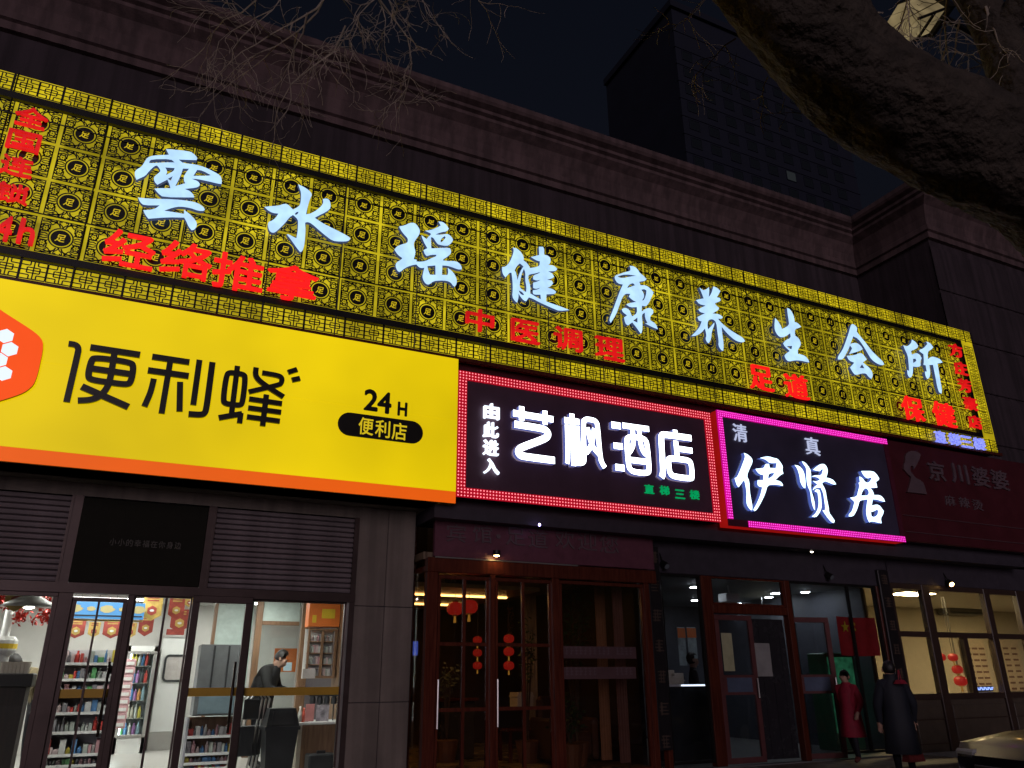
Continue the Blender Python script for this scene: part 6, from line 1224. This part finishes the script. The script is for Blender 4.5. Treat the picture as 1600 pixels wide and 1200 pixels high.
# person in dark clothes with bags
J = base(); J.update(wr_r=(-.27, -.08, .88), el_r=(-.27, .03, 1.13), wr_l=(.27, -.02, .86), el_l=(.28, .03, 1.12))
p = at(1398, 1100, -1.0)
person('person', 'person in a long dark coat with a red hood trim carrying bags', (p.x, -1.0, 0.0), radians(150), J, bulky, None, wear('dark', (.008, .011, .020), (.01, .012, .02)), hair=.2, s=.985,
       coat=(mat('dark_coat', (.008, .011, .020), .7, 0, .3, 20), [((0, .0, .42), .26, .23), ((0, 0, .70), .235, .22), ((0, 0, .93), .215, .20), ((0, 0, 1.10), .20, .185), ((0, 0, 1.28), .215, .18), ((0, 0, 1.40), .20, .15), ((0, 0, 1.47), .125, .115), ((0, .02, 1.56), .11, .12)]))
for i, (px, py, c, w, h, lab) in enumerate(((1423, 1160, (.30, .05, .05), .17, .26, 'red carrier bag held low by the person in dark clothes'), (1406, 1062, (.32, .02, .04), .07, .06, 'small red hood tassel bag at the shoulder of the dark coat'))):
    p = at(px, py, -1.12 if i == 0 else -1.2); t = thing('carrier_bag' if i == 0 else 'shoulder_bag', lab, 'bag', (p.x, p.y, p.z-h/2))
    mb = MB(); frust(mb, (p.x, p.y), w, .07, p.z-h, w*.75, .03, p.z); part('bag_body', mb, mat('bag_%d' % i, c, .4, 0, .3, 12, bump=.4), t)
    mb = MB(); mb.tube([(p.x-w*.4, p.y, p.z), (p.x-w*.1, p.y, p.z+.14), (p.x+w*.1, p.y, p.z+.14), (p.x+w*.4, p.y, p.z)], .008, 5); part('strap', mb, mat('bag_%d' % i, c, .4), t)

# ------------------------------------------------------------------ tree leaning across the top right
M_bark = mat('bark', (.058, .044, .034), .9, 0, .5, 7, bump=1.0, bscale=15, bdist=.06)
tr = thing('street_tree', 'bare leafless tree with a thick leaning trunk across the top right', 'tree', (6.8, -7.4, 0))
def limb(mb, pts, rads, n=22, sub=6, rough=.05):
    P_ = [Vector(p) for p in pts]; o = []; rr = []
    for i in range(len(P_)-1):
        p0, p1, p2, p3 = P_[max(i-1, 0)], P_[i], P_[i+1], P_[min(i+2, len(P_)-1)]
        for k in range(sub):
            t = k/sub; o.append(.5*((2*p1)+(p2-p0)*t+(2*p0-5*p1+4*p2-p3)*t*t+(3*p1-p0-3*p2+p3)*t*t*t)); rr.append(rads[i]+(rads[i+1]-rads[i])*t)
    o.append(P_[-1]); rr.append(rads[-1]); st = len(mb.v); mb.tube(o, rr, n)
    ph = [random.uniform(0, 6) for _ in range(6)]
    for i in range(len(o)):
        for k in range(n):
            v = Vector(mb.v[st+i*n+k]); a = 2*pi*k/n; d = v-o[i]
            f_ = 1 + (.05*max(0, sin(2.1*i*.17+ph[3])*cos(a-ph[4]))**3 if n > 30 else 0) + rough*(sin(3*a+ph[0]+i*.2)+.6*sin(5*a+ph[1]-i*.35)+.5*sin(9*a+ph[2]+i*.6)) + random.uniform(-.02, .02)
            mb.v[st+i*n+k] = tuple(o[i]+d*f_)
    return o
A, B_, C_, D_, E_ = atd(1640, 292, 5.2), atd(1500, 222, 4.8), atd(1335, 120, 4.5), atd(1208, -25, 4.35), atd(1090, -210, 4.5)
mb = MB(); limb(mb, [(7.0, -7.3, -.1), (6.75, -7.45, 1.2), (5.9, -7.8, 2.7), (4.9, -8.02, 3.75), A, B_, C_, D_, E_, atd(900, -420, 5.0)], [.52, .42, .38, .35, .315, .285, .265, .25, .225, .19], 48, 16, .045); part('trunk', mb, M_bark, tr, smooth=True)
M_twig = mat('twig_bark', (.42, .35, .28), .85, 0, .35, 20)
TW_ = [MB()]
def grow(p, d, L_, r, depth, droop):
    pts = [p]; rr = [r]; n = 4
    for k in range(n):
        d = (d + Vector((random.gauss(0, .28), random.gauss(0, .22), random.gauss(0, .26) - droop)) ).normalized(); p = p + d*L_/n; pts.append(p); rr.append(max(.0016, r*(1-.16*(k+1))))
        if depth > 0 and random.random() < .85:
            e = (d + Vector((random.gauss(0, .8), random.gauss(0, .6), random.gauss(-.1, .8)))).normalized(); grow(p, e, L_*random.uniform(.45, .72), r*.55, depth-1, droop)
    TW_[0].tube(pts, rr, 4, False)
    if depth > 0: grow(p, d, L_*.6, r*.55, depth-1, droop)
random.seed(5)
bm_ = MB(); limb(bm_, [E_, atd(800, -260, 5.2), atd(640, -190, 5.8), atd(545, -70, 6.0)], [.16, .10, .06, .028], 10, 5, .04); part('bough', bm_, M_bark, tr, smooth=True); bm_ = MB(); limb(bm_, [atd(640, -190, 5.8), atd(480, -150, 6.2), atd(400, -60, 6.4)], [.05, .03, .014], 8, 5, .04)
part('bough', bm_, M_bark, tr, smooth=True); bm_ = MB(); limb(bm_, [A, atd(1560, 60, 5.9), atd(1470, -60, 6.2), atd(1330, -150, 6.4)], [.17, .12, .08, .05], 10, 5, .04); part('bough', bm_, M_bark, tr, smooth=True); bm_ = MB(); limb(bm_, [atd(1560, 60, 5.9), atd(1640, -60, 6.0)], [.10, .06], 8, 5, .04)
part('bough', bm_, M_bark, tr, smooth=True)
def towards(a, b): return (b-a).normalized()
for (px, py, dd, qx, qy, L_, r, dep) in ((545, -60, 6.0, 530, 120, .75, .010, 3), (545, -60, 6.0, 490, 130, .8, .010, 3), (560, -40, 6.0, 620, 70, .7, .009, 3), (520, -60, 6.0, 410, 90, .7, .008, 3), (700, -90, 5.8, 735, 60, .5, .007, 2), (640, -80, 5.8, 600, 60, .6, .008, 3), (540, 40, 6.0, 528, 230, .75, .007, 2), (480, 20, 6.1, 470, 150, .55, .007, 2), (400, 0, 6.4, 380, 110, .6, .006, 2),
        (1120, -20, 4.9, 1060, 70, .28, .006, 2), (1150, 60, 4.6, 1060, 90, .26, .006, 2), (1200, 120, 4.6, 1170, 150, .2, .004, 1), (1255, 178, 4.5, 1205, 178, .16, .003, 1),
        (1470, -40, 6.2, 1480, 60, .6, .010, 3), (1420, -60, 6.2, 1400, 30, .5, .009, 3), (1540, 10, 5.9, 1560, 110, .5, .009, 3), (1600, -40, 6.0, 1590, 60, .6, .010, 3), (1360, -80, 6.3, 1330, 20, .55, .008, 3), (1590, 20, 6.0, 1580, 140, .45, .007, 2), (1500, 30, 6.0, 1470, 100, .4, .007, 2), (1380, 20, 6.2, 1290, 30, .45, .006, 2)):
    a = atd(px, py, dd); grow(a, towards(a, atd(qx, qy, dd)), L_, r, dep, .05)
part('twigs', TW_[0], M_twig, tr, kind='stuff')
# a second fine branch hanging over the left of the long sign
# ------------------------------------------------------------------ street lamp behind the trunk
lp = atd(1428, 30, 7.5)
sl_ = thing('street_lamp', 'lit street lamp head glowing behind the twigs at the top right', 'street lamp', (lp.x+2.2, lp.y+.2, 0))
mb = MB(); bx_ = (lp.x+2.2, lp.y+.2); mb.tube([(bx_[0], bx_[1], 0), (bx_[0], bx_[1], 3), (bx_[0], bx_[1], lp.z+.3)], [.09, .075, .055], 12); part('pole', mb, M_black, sl_)
mb = MB(); mb.tube([(bx_[0], bx_[1], lp.z+.2), (lp.x+1.0, lp.y+.1, lp.z+.36), (lp.x+.1, lp.y, lp.z+.22)], .03, 8); part('arm', mb, M_black, sl_)
mb = MB(); u = Vector((.83, -.1, .55)).normalized(); v_ = Vector((.25, .9, -.2)).normalized(); w_ = u.cross(v_)
def obox(mb, c, u, v, w, a, b, d): mb.add([c+u*sx*a+v*sy*b+w*sz*d for sx, sy, sz in ((-1,-1,-1),(1,-1,-1),(1,1,-1),(-1,1,-1),(-1,-1,1),(1,-1,1),(1,1,1),(-1,1,1))], [(0,3,2,1),(4,5,6,7),(0,1,5,4),(1,2,6,5),(2,3,7,6),(3,0,4,7)])
obox(mb, lp, u, v_, w_, .20, .11, .10); part('lantern_glass', mb, emis('street_lamp_glow', (.62, .48, .24), .30, .5, 5), sl_)
mb = MB(); 
for s1 in (-1, 1):
    for s2 in (-1, 1): mb.tube([lp+u*.21+v_*.115*s1+w_*.105*s2, lp-u*.21+v_*.115*s1+w_*.105*s2], .012, 5)
mb.tube([lp+v_*.125-w_*.115, lp-v_*.125-w_*.115], .012, 5); obox(mb, lp+u*.24, u, v_, w_, .035, .14, .13); part('lantern_cage', mb, M_black, sl_)

# ------------------------------------------------------------------ parked car at the lower right corner
car = thing('parked_car', 'dark parked car showing its bonnet at the bottom right corner', 'car', (11.3, -4.2, 0)); car.rotation_euler = (0, 0, radians(-14))
M_car = mat('dark_car_paint', (.020, .019, .026), .32, .3, .1, 5, coat=.4)
sec = [(-2.1, .72, .30, .62, .40), (-1.95, .82, .26, .74, .62), (-1.2, .88, .25, .84, .76), (-.75, .89, .25, .90, .80), (-.15, .88, .24, 1.36, .62), (.5, .88, .24, 1.46, .60), (1.2, .88, .24, 1.40, .58), (1.75, .86, .25, 1.02, .70), (2.15, .82, .28, .92, .66), (2.3, .74, .34, .70, .60)]
vs = []; fs = []; nn = 12
for x, hw, zb, zt_, tw in sec:
    belt = min(zt_, .86); ring_ = [(hw*.9, zb), (hw, zb+.12), (hw*1.01, .55), (hw*.98, belt), (tw*1.02, zt_-.03 if zt_ > belt else zt_-.005), (tw*.8, zt_)]
    ring_ = ring_ + [(-y, z) for y, z in ring_[::-1]]; vs += [(x, y, z) for y, z in ring_]
for i in range(len(sec)-1):
    for k in range(nn-1): fs.append((i*nn+k, i*nn+k+1, (i+1)*nn+k+1, (i+1)*nn+k))
    fs.append((i*nn+nn-1, i*nn, (i+1)*nn, (i+1)*nn+nn-1))
fs += [tuple(range(nn)), tuple(range((len(sec)-1)*nn, len(sec)*nn))[::-1]]
def cpart(nm, mb, m_, par=None, smooth=False):
    o = mb.build(nm, m_, smooth=smooth); o.parent = par or car; return o
mb = MB(); mb.add(vs, fs); bd_ = cpart('body', mb, M_car, smooth=True)
mb = MB(); mb.add([(-.72, .76, .915), (-.72, -.76, .915), (-.17, -.58, 1.355), (-.17, .58, 1.355)], [(0, 1, 2, 3)]); cpart('windscreen', mb, mat('car_glass', (.01, .012, .015), .05, 0, .1))
for sx in (-.12, .62):
    for sy in (-1, 1): mb = MB(); mb.add([(sx, sy*.885, .90), (sx+.66, sy*.885, .90), (sx+.58, sy*.66, 1.36), (sx+.10, sy*.66, 1.34)], [(0, 1, 2, 3)]); cpart('side_window', mb, MATS['car_glass'])
for sx in (-1.35, 1.4):
    for sy in (-.80, .80):
        mb = MB(); mb.tube([(sx, sy-.1, .32), (sx, sy+.1, .32)], .32, 22); wh = cpart('wheel', mb, M_plastic); mb = MB(); mb.tube([(sx, sy-.105, .32), (sx, sy+.105, .32)], .2, 16); cpart('rim', mb, M_alu2, wh)
for sy in (-.6, .6): mb = MB(); mb.box(-2.1, -1.9, sy-.16, sy+.16, .56, .68, .03); cpart('headlight', mb, mat('headlight_glass', (.4, .4, .42), .1))
for sy in (-.92, .92): mb = MB(); mb.box(-.55, -.35, sy-.08, sy+.08, .92, 1.04, .03); cpart('wing_mirror', mb, M_car)
mb = MB(); mb.box(-2.13, -2.08, -.45, .45, .40, .52, .01); cpart('grille', mb, M_plastic)

# ------------------------------------------------------------------ tower block behind
tw = thing('tower_block', 'dark high rise apartment block rising behind the cornice', 'building', (77, 66, 0))
tx0, tx1, ty = 60, 94, 58
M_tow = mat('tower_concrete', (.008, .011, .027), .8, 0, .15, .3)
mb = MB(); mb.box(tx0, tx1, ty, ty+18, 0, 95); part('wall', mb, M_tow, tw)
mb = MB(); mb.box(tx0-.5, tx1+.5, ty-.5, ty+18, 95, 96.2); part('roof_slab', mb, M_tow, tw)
M_win = mat('dark_window', (.02, .025, .03), .1, 0, .2); wm = MB(); wm.box(-.9, .9, -.06, .05, -.8, .8); wo = wm.build('window', M_win, tw); wo.location = Vector((tx0+2, ty, 40)) - Vector(ORG[tw.name])
fmw = MB(); frame(fmw, -.95, .95, -.85, .85, -.05, .08, .12); fo = fmw.build('window_frame', mat('tower_frame', (.012, .015, .03), .6)); fo.parent = wo
for i in range(9):
    for j in range(16):
        if i == j == 0: continue
        o = wo.copy(); COL.objects.link(o); o.parent = tw; o.location = Vector((tx0+2+i*3.5, ty, 40+j*3.1)) - Vector(ORG[tw.name]); q = fo.copy(); COL.objects.link(q); q.parent = o
for i, j in ((2, 8), (5, 10), (3, 5)): mb = MB(); mb.box(tx0+1.15+i*3.5, tx0+2.85+i*3.5, ty-.10, ty-.07, 39.25+j*3.1, 40.75+j*3.1); part('curtained_window', mb, emis('dim_lit_window', (.45, .6, .6), .007), tw)
for j in range(18): mb = MB(); mb.box(tx0-.15, tx1+.15, ty-.10, ty, 38.0+j*3.1, 38.2+j*3.1); part('balcony_slab', mb, M_tow, tw)
print('script done', len(bpy.data.objects))
